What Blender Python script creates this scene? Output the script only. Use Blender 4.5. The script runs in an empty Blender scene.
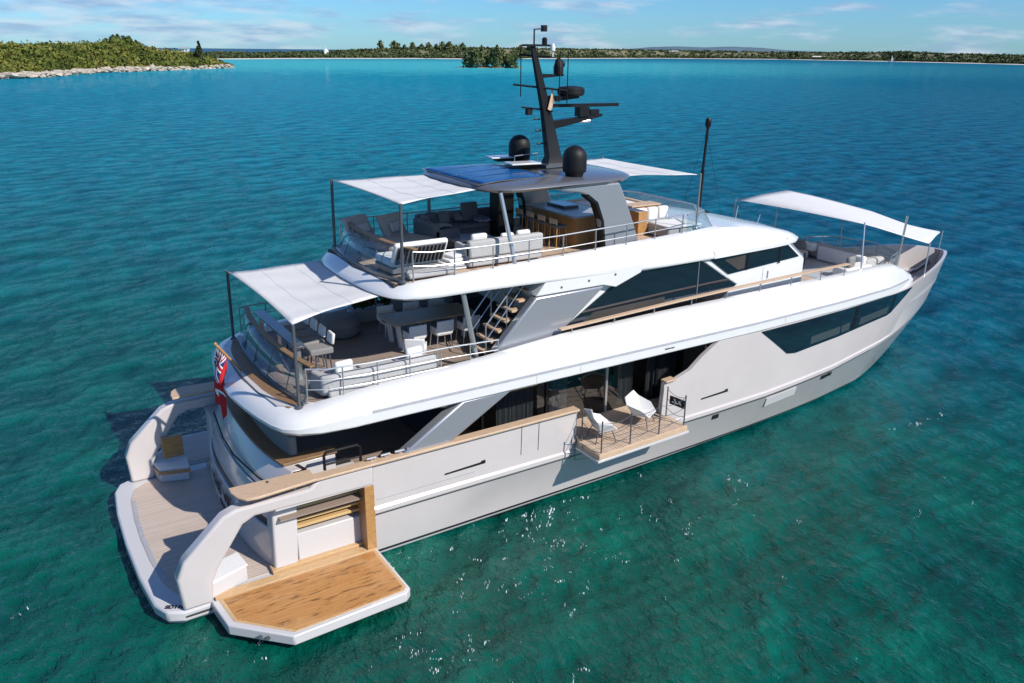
import bpy, bmesh, math, random
import numpy as np
from mathutils import Vector, Matrix, noise as mnoise
R = math.radians
random.seed(7); np.random.seed(7)
S = bpy.context.scene
COL = S.collection

# ------------------------------------------------------------------ camera
cd = bpy.data.cameras.new('camera'); cam = bpy.data.objects.new('camera', cd); COL.objects.link(cam)
S.camera = cam
CAMP = Vector((-1.329, -21.788, 13.080))
_yaw, _pit, _rol = R(57.376), R(19.386), R(0.548)
_fw = Vector((math.cos(_yaw)*math.cos(_pit), math.sin(_yaw)*math.cos(_pit), -math.sin(_pit)))
_rt = Vector((math.sin(_yaw), -math.cos(_yaw), 0)); _up = _rt.cross(_fw)
_r2 = _rt*math.cos(_rol)+_up*math.sin(_rol); _u2 = -_rt*math.sin(_rol)+_up*math.cos(_rol)
cam.matrix_world = Matrix(((_r2.x, _u2.x, -_fw.x, CAMP.x), (_r2.y, _u2.y, -_fw.y, CAMP.y), (_r2.z, _u2.z, -_fw.z, CAMP.z), (0, 0, 0, 1)))
cd.sensor_width = 36; cd.lens = 825.24/1024*36; cd.clip_start = 0.5; cd.clip_end = 90000

# ------------------------------------------------------------------ sun, sky, exposure
SUN = Vector((0.435, -1.0, 0.89)).normalized()
sd = bpy.data.lights.new('sun', 'SUN'); sun = bpy.data.objects.new('sun', sd); COL.objects.link(sun)
sd.energy = 5.0; sd.angle = R(0.5); sd.color = (1.0, 0.95, 0.88)
sun.rotation_euler = SUN.to_track_quat('Z', 'Y').to_euler(); sun.location = (10, -30, 60)
W = bpy.data.worlds.new('World'); S.world = W; W.use_nodes = True
wt = W.node_tree; wt.nodes.clear()
def wn(t, **k):
    n = wt.nodes.new(t)
    for a, b in k.items(): setattr(n, a, b)
    return n
sky = wn('ShaderNodeTexSky', sky_type='NISHITA', sun_disc=False, sun_elevation=math.asin(SUN.z), sun_rotation=math.atan2(SUN.x, SUN.y), altitude=10, air_density=1.0, dust_density=0.2, ozone_density=3.0)
tc = wn('ShaderNodeTexCoord'); mp = wn('ShaderNodeMapping'); mp.inputs['Scale'].default_value = (3.0, 3.0, 17.0)
mp.inputs['Location'].default_value = (0.35, 0.1, 0.0)
nz = wn('ShaderNodeTexNoise'); nz.inputs['Scale'].default_value = 3.2; nz.inputs['Detail'].default_value = 7; nz.inputs['Roughness'].default_value = 0.58
rp = wn('ShaderNodeValToRGB'); rp.color_ramp.elements[0].position = 0.50; rp.color_ramp.elements[1].position = 0.72
nz2 = wn('ShaderNodeTexNoise'); nz2.inputs['Scale'].default_value = 7.0; nz2.inputs['Detail'].default_value = 5
cr2 = wn('ShaderNodeValToRGB'); cr2.color_ramp.elements[0].color = (2.9, 4.1, 6.2, 1); cr2.color_ramp.elements[1].color = (6.0, 6.6, 7.6, 1)
cr2.color_ramp.elements[0].position = 0.40; cr2.color_ramp.elements[1].position = 0.62
tint = wn('ShaderNodeMixRGB', blend_type='MULTIPLY'); tint.inputs[0].default_value = 1.0; tint.inputs[2].default_value = (0.41, 0.77, 1.20, 1)
mx = wn('ShaderNodeMixRGB'); bg = wn('ShaderNodeBackground'); wo = wn('ShaderNodeOutputWorld')
L = wt.links.new
L(tc.outputs['Generated'], mp.inputs['Vector']); L(mp.outputs[0], nz.inputs['Vector']); L(nz.outputs['Fac'], rp.inputs[0])
L(mp.outputs[0], nz2.inputs['Vector']); L(nz2.outputs['Fac'], cr2.inputs[0])
L(sky.outputs[0], tint.inputs[1]); L(tint.outputs[0], mx.inputs[1]); L(cr2.outputs[0], mx.inputs[2])
sc = wn('ShaderNodeMath', operation='MULTIPLY'); sc.inputs[1].default_value = 0.75
banks = []
for d_, lo, hi, gain in (((0.10, 0.965, 0.06), 0.962, 0.999, 0.14), ((0.52, 0.85, 0.05), 0.985, 0.9995, 0.10)):
    vd = Vector(d_).normalized(); dt = wn('ShaderNodeVectorMath', operation='DOT_PRODUCT'); dt.inputs[1].default_value = vd
    nv = wn('ShaderNodeVectorMath', operation='NORMALIZE'); L(tc.outputs['Generated'], nv.inputs[0]); L(nv.outputs[0], dt.inputs[0])
    mrn = wn('ShaderNodeMapRange'); mrn.inputs['From Min'].default_value = lo; mrn.inputs['From Max'].default_value = hi; mrn.inputs['To Max'].default_value = gain; L(dt.outputs['Value'], mrn.inputs['Value']); banks.append(mrn.outputs[0])
prev = nz.outputs['Fac']
for o_ in banks:
    ad_ = wn('ShaderNodeMath', operation='ADD'); L(prev, ad_.inputs[0]); L(o_, ad_.inputs[1]); prev = ad_.outputs[0]
L(prev, rp.inputs[0])
L(rp.outputs[0], sc.inputs[0]); L(sc.outputs[0], mx.inputs[0])
L(mx.outputs[0], bg.inputs[0]); L(bg.outputs[0], wo.inputs[0]); bg.inputs[1].default_value = 0.095
S.view_settings.view_transform = 'Standard'; S.view_settings.look = 'None'; S.view_settings.exposure = 0.25; S.view_settings.gamma = 1
S.render.engine = 'CYCLES'
S.cycles.max_bounces = 8; S.cycles.transparent_max_bounces = 12

# ------------------------------------------------------------------ helpers
class MB:
    def __init__(s): s.v = []; s.f = []; s.m = []
    def add(s, vs, fs, mi=0):
        o = len(s.v); s.v += [tuple(p) for p in vs]; s.f += [tuple(i+o for i in f) for f in fs]; s.m += [mi]*len(fs); return s
    def box(s, x0, x1, y0, y1, z0, z1, mi=0):
        v = [(x, y, z) for x in (x0, x1) for y in (y0, y1) for z in (z0, z1)]
        return s.add(v, [(0, 1, 3, 2), (4, 6, 7, 5), (0, 4, 5, 1), (2, 3, 7, 6), (0, 2, 6, 4), (1, 5, 7, 3)], mi)
    def obox(s, c, size, rz=0, ry=0, mi=0):
        M = Matrix.Translation(c) @ Matrix.Rotation(rz, 4, 'Z') @ Matrix.Rotation(ry, 4, 'Y')
        v = [M @ Vector((size[0]*a/2, size[1]*b/2, size[2]*c_/2)) for a in (-1, 1) for b in (-1, 1) for c_ in (-1, 1)]
        return s.add(v, [(0, 1, 3, 2), (4, 6, 7, 5), (0, 4, 5, 1), (2, 3, 7, 6), (0, 2, 6, 4), (1, 5, 7, 3)], mi)
    def prism(s, poly, axis, a, b, mi=0):
        def P(p, h):
            return {'x': (h, p[0], p[1]), 'y': (p[0], h, p[1]), 'z': (p[0], p[1], h)}[axis]
        n = len(poly); v = [P(p, a) for p in poly]+[P(p, b) for p in poly]
        f = [tuple(range(n))[::-1], tuple(range(n, 2*n))]+[(i, (i+1) % n, n+(i+1) % n, n+i) for i in range(n)]
        return s.add(v, f, mi)
    def loft(s, rings, closed=True, cap=True, mi=0):
        n = len(rings[0]); v = [p for r in rings for p in r]; f = []
        for k in range(len(rings)-1):
            for i in range(n if closed else n-1):
                j = (i+1) % n; f.append((k*n+i, k*n+j, (k+1)*n+j, (k+1)*n+i))
        if cap and closed: f += [tuple(range(n))[::-1], tuple(range((len(rings)-1)*n, len(rings)*n))]
        return s.add(v, f, mi)
    def tube(s, pts, r, n=8, mi=0, r1=None):
        P = [Vector(p) for p in pts]; rings = []
        t0 = (P[1]-P[0]).normalized(); ref = Vector((0, 0, 1)) if abs(t0.z) < 0.9 else Vector((1, 0, 0))
        u = t0.cross(ref).normalized()
        for i, p in enumerate(P):
            a = P[max(i-1, 0)]; b = P[min(i+1, len(P)-1)]; t = (b-a).normalized()
            u = (u-t*u.dot(t)).normalized(); w = t.cross(u)
            rr = r if r1 is None else r+(r1-r)*i/(len(P)-1)
            rings.append([p+(u*math.cos(k*2*math.pi/n)+w*math.sin(k*2*math.pi/n))*rr for k in range(n)])
        return s.loft(rings, True, True, mi)
    def lathe(s, c, prof, n=24, mi=0, axis='z'):
        rings = []
        for r, h in prof:
            ring = []
            for k in range(n):
                a = k*2*math.pi/n; p = (r*math.cos(a), r*math.sin(a), h)
                if axis == 'x': p = (h, p[0], p[1])
                if axis == 'y': p = (p[0], h, p[1])
                ring.append((c[0]+p[0], c[1]+p[1], c[2]+p[2]))
            rings.append(ring)
        return s.loft(rings, True, True, mi)
    def ell(s, c, r, n=14, m=9, mi=0):
        rings = [[(c[0]+r[0]*math.sin(math.pi*j/m)*math.cos(2*math.pi*k/n), c[1]+r[1]*math.sin(math.pi*j/m)*math.sin(2*math.pi*k/n), c[2]+r[2]*math.cos(math.pi*j/m)) for k in range(n)] for j in range(m+1)]
        rings[0] = [tuple(Vector(p)+Vector((1e-4*math.cos(i), 1e-4*math.sin(i), 0))) for i, p in enumerate(rings[0])]
        return s.loft(rings, True, True, mi)
    def build(s, name, mats, parent=None, bevel=0, ang=35, seg=2, smooth=True, recalc=True, solid=0):
        me = bpy.data.meshes.new(name); me.from_pydata(s.v, [], s.f)
        if recalc:
            bm = bmesh.new(); bm.from_mesh(me); bmesh.ops.recalc_face_normals(bm, faces=bm.faces); bm.to_mesh(me); bm.free()
        if not isinstance(mats, (list, tuple)): mats = [mats]
        for m in mats: me.materials.append(m)
        if len(mats) > 1: me.polygons.foreach_set('material_index', s.m)
        if smooth:
            me.polygons.foreach_set('use_smooth', [True]*len(me.polygons)); me.set_sharp_from_angle(angle=R(ang))
        o = bpy.data.objects.new(name, me); COL.objects.link(o)
        if parent: o.parent = parent
        if solid:
            md = o.modifiers.new('solid', 'SOLIDIFY'); md.thickness = solid; md.offset = 0
        if bevel:
            md = o.modifiers.new('bevel', 'BEVEL'); md.width = bevel; md.segments = seg; md.limit_method = 'ANGLE'; md.angle_limit = R(38); md.harden_normals = False
        return o
def thing(name, label, cat, loc=(0, 0, 0), rz=0, group=None, obj=None):
    o = obj
    if o is None:
        o = bpy.data.objects.new(name, None); COL.objects.link(o); o.location = loc; o.rotation_euler = (0, 0, rz); o.empty_display_size = 0.3
    o['label'] = label; o['category'] = cat
    if group: o['group'] = group
    return o
def dup(root, loc, rz=0, label=None, scale=None):
    r = root.copy(); COL.objects.link(r); r.location = loc; r.rotation_euler = (0, 0, rz)
    if label: r['label'] = label
    if scale: r.scale = scale
    for c in list(root.children):
        d = c.copy(); COL.objects.link(d); d.parent = r
        for g in list(c.children):
            e = g.copy(); COL.objects.link(e); e.parent = d
    return r
def text_mesh(name, body, size, mat, parent, M, ext=0.004, spacing=1.0, bold=0.0):
    cu = bpy.data.curves.new(name, 'FONT'); cu.body = body; cu.size = size; cu.extrude = ext; cu.align_x = 'CENTER'; cu.align_y = 'CENTER'; cu.space_character = spacing; cu.offset = bold
    o = bpy.data.objects.new(name+'_c', cu); COL.objects.link(o)
    dg = bpy.context.evaluated_depsgraph_get(); dg.update()
    me = bpy.data.meshes.new_from_object(o.evaluated_get(dg)); bpy.data.objects.remove(o)
    me.transform(M); me.materials.clear(); me.materials.append(mat)
    t = bpy.data.objects.new(name, me); COL.objects.link(t); t.parent = parent
    return t
def lerp(pts, x):
    if x <= pts[0][0]: return pts[0][1]
    for (a, b), (c, d) in zip(pts, pts[1:]):
        if x <= c: return b+(d-b)*(x-a)/(c-a)
    return pts[-1][1]

# ------------------------------------------------------------------ materials
def mat(name, col, rough=0.5, metal=0.0, coat=0.0, var=0.0, vscale=3.0, bump=0.0, bscale=40, spec=0.5, trans=0.0, stretch=(1, 1, 1)):
    m = bpy.data.materials.new(name); m.use_nodes = True; nt = m.node_tree; b = nt.nodes['Principled BSDF']
    b.inputs['Base Color'].default_value = (*col, 1); b.inputs['Roughness'].default_value = rough; b.inputs['Metallic'].default_value = metal
    b.inputs['Coat Weight'].default_value = coat; b.inputs['Coat Roughness'].default_value = 0.06; b.inputs['Specular IOR Level'].default_value = spec
    if var or bump:
        t = nt.nodes.new('ShaderNodeTexCoord'); mpn = nt.nodes.new('ShaderNodeMapping'); mpn.inputs['Scale'].default_value = stretch
        nt.links.new(t.outputs['Object'], mpn.inputs[0])
    if var:
        n = nt.nodes.new('ShaderNodeTexNoise'); n.inputs['Scale'].default_value = vscale; n.inputs['Detail'].default_value = 6; n.inputs['Roughness'].default_value = 0.6
        r = nt.nodes.new('ShaderNodeValToRGB'); r.color_ramp.elements[0].position = 0.3; r.color_ramp.elements[1].position = 0.7
        r.color_ramp.elements[0].color = (*[c*(1-var) for c in col], 1); r.color_ramp.elements[1].color = (*[min(1, c*(1+var)) for c in col], 1)
        nt.links.new(mpn.outputs[0], n.inputs['Vector']); nt.links.new(n.outputs['Fac'], r.inputs[0]); nt.links.new(r.outputs[0], b.inputs['Base Color'])
    if bump:
        n2 = nt.nodes.new('ShaderNodeTexNoise'); n2.inputs['Scale'].default_value = bscale; n2.inputs['Detail'].default_value = 4
        bp = nt.nodes.new('ShaderNodeBump'); bp.inputs['Strength'].default_value = bump; bp.inputs['Distance'].default_value = 0.02
        nt.links.new(mpn.outputs[0], n2.inputs['Vector']); nt.links.new(n2.outputs['Fac'], bp.inputs['Height']); nt.links.new(bp.outputs[0], b.inputs['Normal'])
    return m
def teak(name, c0, c1, period=0.09, caulk=(0.03, 0.025, 0.02), axis='Y', rough=0.6, gap=0.13, worn=0):
    m = bpy.data.materials.new(name); m.use_nodes = True; nt = m.node_tree; N = nt.nodes.new; b = nt.nodes['Principled BSDF']; lk = nt.links.new
    t = N('ShaderNodeTexCoord'); sp = N('ShaderNodeSeparateXYZ'); lk(t.outputs['Object'], sp.inputs[0])
    dv = N('ShaderNodeMath'); dv.operation = 'DIVIDE'; lk(sp.outputs[axis], dv.inputs[0]); dv.inputs[1].default_value = period
    fl = N('ShaderNodeMath'); fl.operation = 'FLOOR'; lk(dv.outputs[0], fl.inputs[0])
    fr = N('ShaderNodeMath'); fr.operation = 'FRACT'; lk(dv.outputs[0], fr.inputs[0])
    wnz = N('ShaderNodeTexWhiteNoise'); wnz.noise_dimensions = '1D'; lk(fl.outputs[0], wnz.inputs['W'])
    mpn = N('ShaderNodeMapping'); mpn.inputs['Scale'].default_value = (1.2, 14, 3) if axis == 'Y' else (14, 1.2, 3); lk(t.outputs['Object'], mpn.inputs[0])
    nzn = N('ShaderNodeTexNoise'); nzn.inputs['Scale'].default_value = 2.2; nzn.inputs['Detail'].default_value = 6; lk(mpn.outputs[0], nzn.inputs['Vector'])
    ad = N('ShaderNodeMath'); ad.operation = 'MULTIPLY_ADD'; lk(wnz.outputs['Value'], ad.inputs[0]); ad.inputs[1].default_value = 0.45; lk(nzn.outputs['Fac'], ad.inputs[2])
    sb = N('ShaderNodeMath'); sb.operation = 'SUBTRACT'; lk(ad.outputs[0], sb.inputs[0]); sb.inputs[1].default_value = 0.25; sb.use_clamp = True
    mxn = N('ShaderNodeMixRGB'); lk(sb.outputs[0], mxn.inputs[0]); mxn.inputs[1].default_value = (*c0, 1); mxn.inputs[2].default_value = (*c1, 1)
    last = mxn.outputs[0]
    if worn:
        mp2 = N('ShaderNodeMapping'); mp2.inputs['Scale'].default_value = (0.9, 6, 2); lk(t.outputs['Object'], mp2.inputs[0])
        n3 = N('ShaderNodeTexNoise'); n3.inputs['Scale'].default_value = 1.9; n3.inputs['Detail'].default_value = 5; n3.inputs['Roughness'].default_value = 0.65; lk(mp2.outputs[0], n3.inputs['Vector'])
        r3 = N('ShaderNodeValToRGB'); r3.color_ramp.elements[0].position = 0.55; r3.color_ramp.elements[1].position = 0.62; r3.color_ramp.elements[0].color = (0, 0, 0, 1)
        lk(n3.outputs['Fac'], r3.inputs[0]); sc3 = N('ShaderNodeMath'); sc3.operation = 'MULTIPLY'; lk(r3.outputs[0], sc3.inputs[0]); sc3.inputs[1].default_value = worn
        m3 = N('ShaderNodeMixRGB'); lk(sc3.outputs[0], m3.inputs[0]); lk(last, m3.inputs[1]); m3.inputs[2].default_value = (0.16, 0.07, 0.02, 1); last = m3.outputs[0]
        n4 = N('ShaderNodeTexNoise'); n4.inputs['Scale'].default_value = 0.9; n4.inputs['Detail'].default_value = 3; lk(t.outputs['Object'], n4.inputs['Vector'])
        r4 = N('ShaderNodeValToRGB'); r4.color_ramp.elements[0].position = 0.5; r4.color_ramp.elements[1].position = 0.7; r4.color_ramp.elements[1].color = (0.5, 0.5, 0.5, 1); lk(n4.outputs['Fac'], r4.inputs[0])
        m4 = N('ShaderNodeMixRGB'); lk(r4.outputs[0], m4.inputs[0]); lk(last, m4.inputs[1]); m4.inputs[2].default_value = (0.62, 0.40, 0.20, 1); last = m4.outputs[0]
    lt = N('ShaderNodeMath'); lt.operation = 'LESS_THAN'; lk(fr.outputs[0], lt.inputs[0]); lt.inputs[1].default_value = gap
    mc = N('ShaderNodeMixRGB'); lk(lt.outputs[0], mc.inputs[0]); lk(last, mc.inputs[1]); mc.inputs[2].default_value = (*caulk, 1)
    lk(mc.outputs[0], b.inputs['Base Color']); b.inputs['Roughness'].default_value = rough
    return m
def glassy(name, tint, f0=0.05, rough=0.01):
    m = bpy.data.materials.new(name); m.use_nodes = True; nt = m.node_tree; nt.nodes.clear(); N = nt.nodes.new; lk = nt.links.new
    tr = N('ShaderNodeBsdfTransparent'); tr.inputs[0].default_value = (*tint, 1); gl = N('ShaderNodeBsdfGlossy'); gl.inputs['Roughness'].default_value = rough
    lw = N('ShaderNodeLayerWeight'); lw.inputs[0].default_value = 0.5; pw = N('ShaderNodeMath'); pw.operation = 'POWER'; lk(lw.outputs['Facing'], pw.inputs[0]); pw.inputs[1].default_value = 5.0
    ma = N('ShaderNodeMath'); ma.operation = 'MULTIPLY_ADD'; lk(pw.outputs[0], ma.inputs[0]); ma.inputs[1].default_value = 1-f0; ma.inputs[2].default_value = f0
    mxs = N('ShaderNodeMixShader'); o = N('ShaderNodeOutputMaterial')
    lk(ma.outputs[0], mxs.inputs[0]); lk(tr.outputs[0], mxs.inputs[1]); lk(gl.outputs[0], mxs.inputs[2]); lk(mxs.outputs[0], o.inputs[0])
    return m
M = {}
M['white'] = mat('gelcoat_white', (0.63, 0.63, 0.62), 0.22, coat=0.5, var=0.02, vscale=1.5)
M['hull'] = mat('hull_greige', (0.50, 0.458, 0.442), 0.20, coat=0.4, var=0.03, vscale=1.2)
M['hull_lt'] = mat('hull_light', (0.50, 0.485, 0.48), 0.30, coat=0.4)
M['grey_metal'] = mat('metallic_grey', (0.33, 0.34, 0.37), 0.32, metal=0.5, coat=0.5)
M['roof_metal'] = mat('roof_grey', (0.17, 0.175, 0.19), 0.30, metal=0.5, coat=0.6)
M['dark_grey'] = mat('dark_grey_paint', (0.07, 0.075, 0.085), 0.28, coat=0.7)
M['boot'] = mat('boot_black', (0.012, 0.012, 0.014), 0.35)
M['black'] = mat('black_paint', (0.006, 0.006, 0.007), 0.42, spec=0.3)
M['matblack'] = mat('matt_black', (0.007, 0.007, 0.008), 0.55, spec=0.3)
M['interior'] = mat('interior_dark', (0.035, 0.03, 0.027), 0.7, var=0.3, vscale=1.0)
M['interior_wood'] = mat('interior_wood', (0.09, 0.055, 0.03), 0.5, var=0.3, vscale=2)
M['chrome'] = mat('steel', (0.50, 0.50, 0.50), 0.30, metal=0.75)
M['darkglass'] = mat('dark_glass', (0.006, 0.010, 0.018), 0.03, spec=0.8, coat=1.0)
M['glass'] = glassy('clear_glass', (0.88, 0.93, 0.95))
M['tinted'] = glassy('tinted_glass', (0.55, 0.58, 0.60), 0.09)
M['teak_grey'] = teak('teak_weathered', (0.42, 0.335, 0.275), (0.54, 0.45, 0.38), 0.10, caulk=(0.24, 0.19, 0.16))
M['teak_lt'] = teak('teak_light', (0.42, 0.30, 0.21), (0.58, 0.45, 0.34), 0.12, caulk=(0.16, 0.11, 0.08), axis='X')
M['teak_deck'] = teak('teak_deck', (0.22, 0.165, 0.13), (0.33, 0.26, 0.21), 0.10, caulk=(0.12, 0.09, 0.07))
M['teak_gold'] = teak('teak_golden', (0.36, 0.155, 0.042), (0.50, 0.25, 0.082), 0.12, caulk=(0.25, 0.115, 0.035), rough=0.5, worn=1.0, gap=0.06)
M['teak_frame'] = mat('teak_frame', (0.50, 0.32, 0.16), 0.5, var=0.2, vscale=6, stretch=(1, 6, 6))
M['teak_cap'] = mat('teak_cap', (0.48, 0.34, 0.225), 0.5, var=0.15, vscale=5, stretch=(1, 6, 6))
M['table_wood'] = mat('table_wood', (0.50, 0.31, 0.18), 0.4, var=0.25, vscale=6, stretch=(1, 6, 6))
M['teak_dark'] = mat('teak_dark', (0.20, 0.115, 0.055), 0.5, var=0.3, vscale=6, stretch=(1, 6, 6))
M['cabinet'] = teak('cabinet_wood', (0.36, 0.17, 0.05), (0.48, 0.25, 0.085), 0.35, caulk=(0.2, 0.09, 0.03), gap=0.03, axis='X')
M['wood'] = mat('varnished_wood', (0.38, 0.20, 0.07), 0.35, coat=0.4, var=0.25, vscale=5, stretch=(1, 5, 5))
M['fab_dark'] = mat('fabric_charcoal', (0.13, 0.132, 0.14), 0.95, var=0.15, vscale=30, bump=0.3, bscale=120)
M['fab_mid'] = mat('fabric_grey', (0.20, 0.195, 0.19), 0.95, var=0.10, vscale=20, bump=0.3, bscale=120)
M['fab_taupe'] = mat('fabric_taupe', (0.34, 0.315, 0.29), 0.95, var=0.10, vscale=20, bump=0.3, bscale=120)
M['fab_light'] = mat('fabric_light', (0.38, 0.376, 0.368), 0.95, var=0.07, vscale=15, bump=0.3, bscale=100)
M['fab_white'] = mat('fabric_white', (0.66, 0.65, 0.63), 0.9, var=0.04, vscale=15, bump=0.2, bscale=100)
M['stone'] = mat('stone_top', (0.32, 0.33, 0.35), 0.25, var=0.12, vscale=8)
M['gold'] = mat('slat_gold', (0.50, 0.34, 0.15), 0.4)
M['sign_white'] = mat('sign_white', (0.8, 0.8, 0.8), 0.5)
M['solar'] = mat('solar_blue', (0.002, 0.065, 0.20), 0.22, spec=0.3, var=0.25, vscale=2.0)
def canvas(name, col):
    m = bpy.data.materials.new(name); m.use_nodes = True; nt = m.node_tree; b = nt.nodes['Principled BSDF']; b.inputs['Base Color'].default_value = (*col, 1); b.inputs['Roughness'].default_value = 0.9
    t = nt.nodes.new('ShaderNodeBsdfTranslucent'); t.inputs[0].default_value = (*col, 1); x = nt.nodes.new('ShaderNodeMixShader'); x.inputs[0].default_value = 0.30
    o = nt.nodes['Material Output']; nt.links.new(b.outputs[0], x.inputs[1]); nt.links.new(t.outputs[0], x.inputs[2]); nt.links.new(x.outputs[0], o.inputs[0])
    n = nt.nodes.new('ShaderNodeTexNoise'); n.inputs['Scale'].default_value = 1.6; n.inputs['Detail'].default_value = 3; tcn = nt.nodes.new('ShaderNodeTexCoord')
    bp = nt.nodes.new('ShaderNodeBump'); bp.inputs['Strength'].default_value = 0.35; bp.inputs['Distance'].default_value = 0.08
    nt.links.new(tcn.outputs['Object'], n.inputs['Vector']); nt.links.new(n.outputs['Fac'], bp.inputs['Height']); nt.links.new(bp.outputs[0], b.inputs['Normal'])
    return m
M['canvas'] = canvas('awning_canvas', (0.76, 0.75, 0.74))

# ------------------------------------------------------------------ water
def water_material():
    m = bpy.data.materials.new('sea_water'); m.use_nodes = True; nt = m.node_tree; N = nt.nodes.new; lk = nt.links.new; nt.nodes.clear(); out = N('ShaderNodeOutputMaterial')
    t = N('ShaderNodeNewGeometry')
    def rotmap(rz, sc):
        p = N('ShaderNodeMapping'); p.vector_type = 'POINT'; p.inputs['Rotation'].default_value = (0, 0, rz); p.inputs['Scale'].default_value = sc; lk(t.outputs['Position'], p.inputs[0]); return p.outputs[0]
    # distance out to sea along the view axis (depth of the seabed) and across it
    ax = rotmap(R(-57.4), (1, 1, 1)); sp = N('ShaderNodeSeparateXYZ'); lk(ax, sp.inputs[0])
    lg = N('ShaderNodeMath'); lg.operation = 'ADD'; lk(sp.outputs['X'], lg.inputs[0]); lg.inputs[1].default_value = 19.1
    mxm = N('ShaderNodeMath'); mxm.operation = 'MAXIMUM'; lk(lg.outputs[0], mxm.inputs[0]); mxm.inputs[1].default_value = 5
    l2 = N('ShaderNodeMath'); l2.operation = 'LOGARITHM'; lk(mxm.outputs[0], l2.inputs[0]); l2.inputs[1].default_value = 10
    nb = N('ShaderNodeTexNoise'); nb.inputs['Scale'].default_value = 0.055; nb.inputs['Detail'].default_value = 5; nb.inputs['Roughness'].default_value = 0.6; lk(rotmap(R(-57.4), (1.4, 0.7, 1)), nb.inputs['Vector'])
    # log10 distance + patchiness
    ad = N('ShaderNodeMath'); ad.operation = 'MULTIPLY_ADD'; lk(nb.outputs['Fac'], ad.inputs[0]); ad.inputs[1].default_value = 0.30; ad.inputs[2].default_value = -0.15
    a2 = N('ShaderNodeMath'); a2.operation = 'ADD'; lk(ad.outputs[0], a2.inputs[0]); lk(l2.outputs[0], a2.inputs[1])
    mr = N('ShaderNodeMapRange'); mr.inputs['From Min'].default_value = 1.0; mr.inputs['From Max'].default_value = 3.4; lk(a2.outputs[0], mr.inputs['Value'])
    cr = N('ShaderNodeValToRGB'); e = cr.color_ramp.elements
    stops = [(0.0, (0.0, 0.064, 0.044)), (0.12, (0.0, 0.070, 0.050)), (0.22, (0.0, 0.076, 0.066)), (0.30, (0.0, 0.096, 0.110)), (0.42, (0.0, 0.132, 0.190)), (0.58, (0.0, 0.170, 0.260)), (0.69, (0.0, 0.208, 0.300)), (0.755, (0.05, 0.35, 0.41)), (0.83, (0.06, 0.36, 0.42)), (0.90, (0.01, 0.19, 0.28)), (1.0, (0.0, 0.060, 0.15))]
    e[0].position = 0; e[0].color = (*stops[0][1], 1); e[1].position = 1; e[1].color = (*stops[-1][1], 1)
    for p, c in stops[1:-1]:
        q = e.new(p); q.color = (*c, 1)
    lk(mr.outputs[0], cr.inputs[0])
    # deeper blue towards the right hand side offshore
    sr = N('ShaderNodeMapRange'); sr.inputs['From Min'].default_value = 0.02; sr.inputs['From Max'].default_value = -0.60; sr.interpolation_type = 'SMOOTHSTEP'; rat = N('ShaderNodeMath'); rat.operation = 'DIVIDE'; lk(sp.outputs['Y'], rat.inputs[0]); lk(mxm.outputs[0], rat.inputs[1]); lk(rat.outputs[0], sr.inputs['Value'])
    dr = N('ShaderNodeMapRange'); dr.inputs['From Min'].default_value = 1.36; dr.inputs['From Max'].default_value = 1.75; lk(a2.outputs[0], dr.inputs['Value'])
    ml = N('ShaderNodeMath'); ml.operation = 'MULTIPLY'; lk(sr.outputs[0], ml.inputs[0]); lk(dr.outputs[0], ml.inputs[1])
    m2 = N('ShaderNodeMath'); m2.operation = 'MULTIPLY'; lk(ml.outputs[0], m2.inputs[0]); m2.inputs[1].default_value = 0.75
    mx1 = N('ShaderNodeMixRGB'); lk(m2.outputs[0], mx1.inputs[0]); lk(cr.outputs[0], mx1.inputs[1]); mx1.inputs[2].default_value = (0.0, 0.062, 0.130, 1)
    # seabed patches: weed dark and sand light
    n2 = N('ShaderNodeTexNoise'); n2.inputs['Scale'].default_value = 0.22; n2.inputs['Detail'].default_value = 6; n2.inputs['Roughness'].default_value = 0.65; lk(t.outputs['Position'], n2.inputs['Vector'])
    r2 = N('ShaderNodeValToRGB'); r2.color_ramp.elements[0].position = 0.32; r2.color_ramp.elements[0].color = (0.58, 0.70, 0.78, 1); r2.color_ramp.elements[1].position = 0.68; r2.color_ramp.elements[1].color = (1.0, 1.30, 1.20, 1); lk(n2.outputs['Fac'], r2.inputs[0])
    mx2 = N('ShaderNodeMixRGB'); mx2.blend_type = 'MULTIPLY'; mx2.inputs[0].default_value = 1.0; lk(mx1.outputs[0], mx2.inputs[1]); lk(r2.outputs[0], mx2.inputs[2])
    df = N('ShaderNodeBsdfDiffuse'); gl = N('ShaderNodeBsdfGlossy'); gl.inputs['Roughness'].default_value = 0.03
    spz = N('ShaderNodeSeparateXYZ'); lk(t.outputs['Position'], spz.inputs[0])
    cz = N('ShaderNodeMapRange'); cz.inputs['From Min'].default_value = -0.10; cz.inputs['From Max'].default_value = 0.10; cz.inputs['To Min'].default_value = 0.70; cz.inputs['To Max'].default_value = 1.30; lk(spz.outputs['Z'], cz.inputs['Value'])  # light through the waves put into the colour: crests lighter, troughs darker
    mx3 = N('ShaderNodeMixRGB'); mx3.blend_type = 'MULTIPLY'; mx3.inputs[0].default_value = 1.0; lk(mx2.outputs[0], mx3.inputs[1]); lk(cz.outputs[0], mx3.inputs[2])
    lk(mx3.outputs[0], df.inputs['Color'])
    fr = N('ShaderNodeFresnel'); fr.inputs['IOR'].default_value = 1.33
    fm = N('ShaderNodeMath'); fm.operation = 'MULTIPLY'; lk(fr.outputs[0], fm.inputs[0]); fm.inputs[1].default_value = 1.5
    fx = N('ShaderNodeMath'); fx.operation = 'MINIMUM'; lk(fm.outputs[0], fx.inputs[0]); fx.inputs[1].default_value = 0.18
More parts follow.
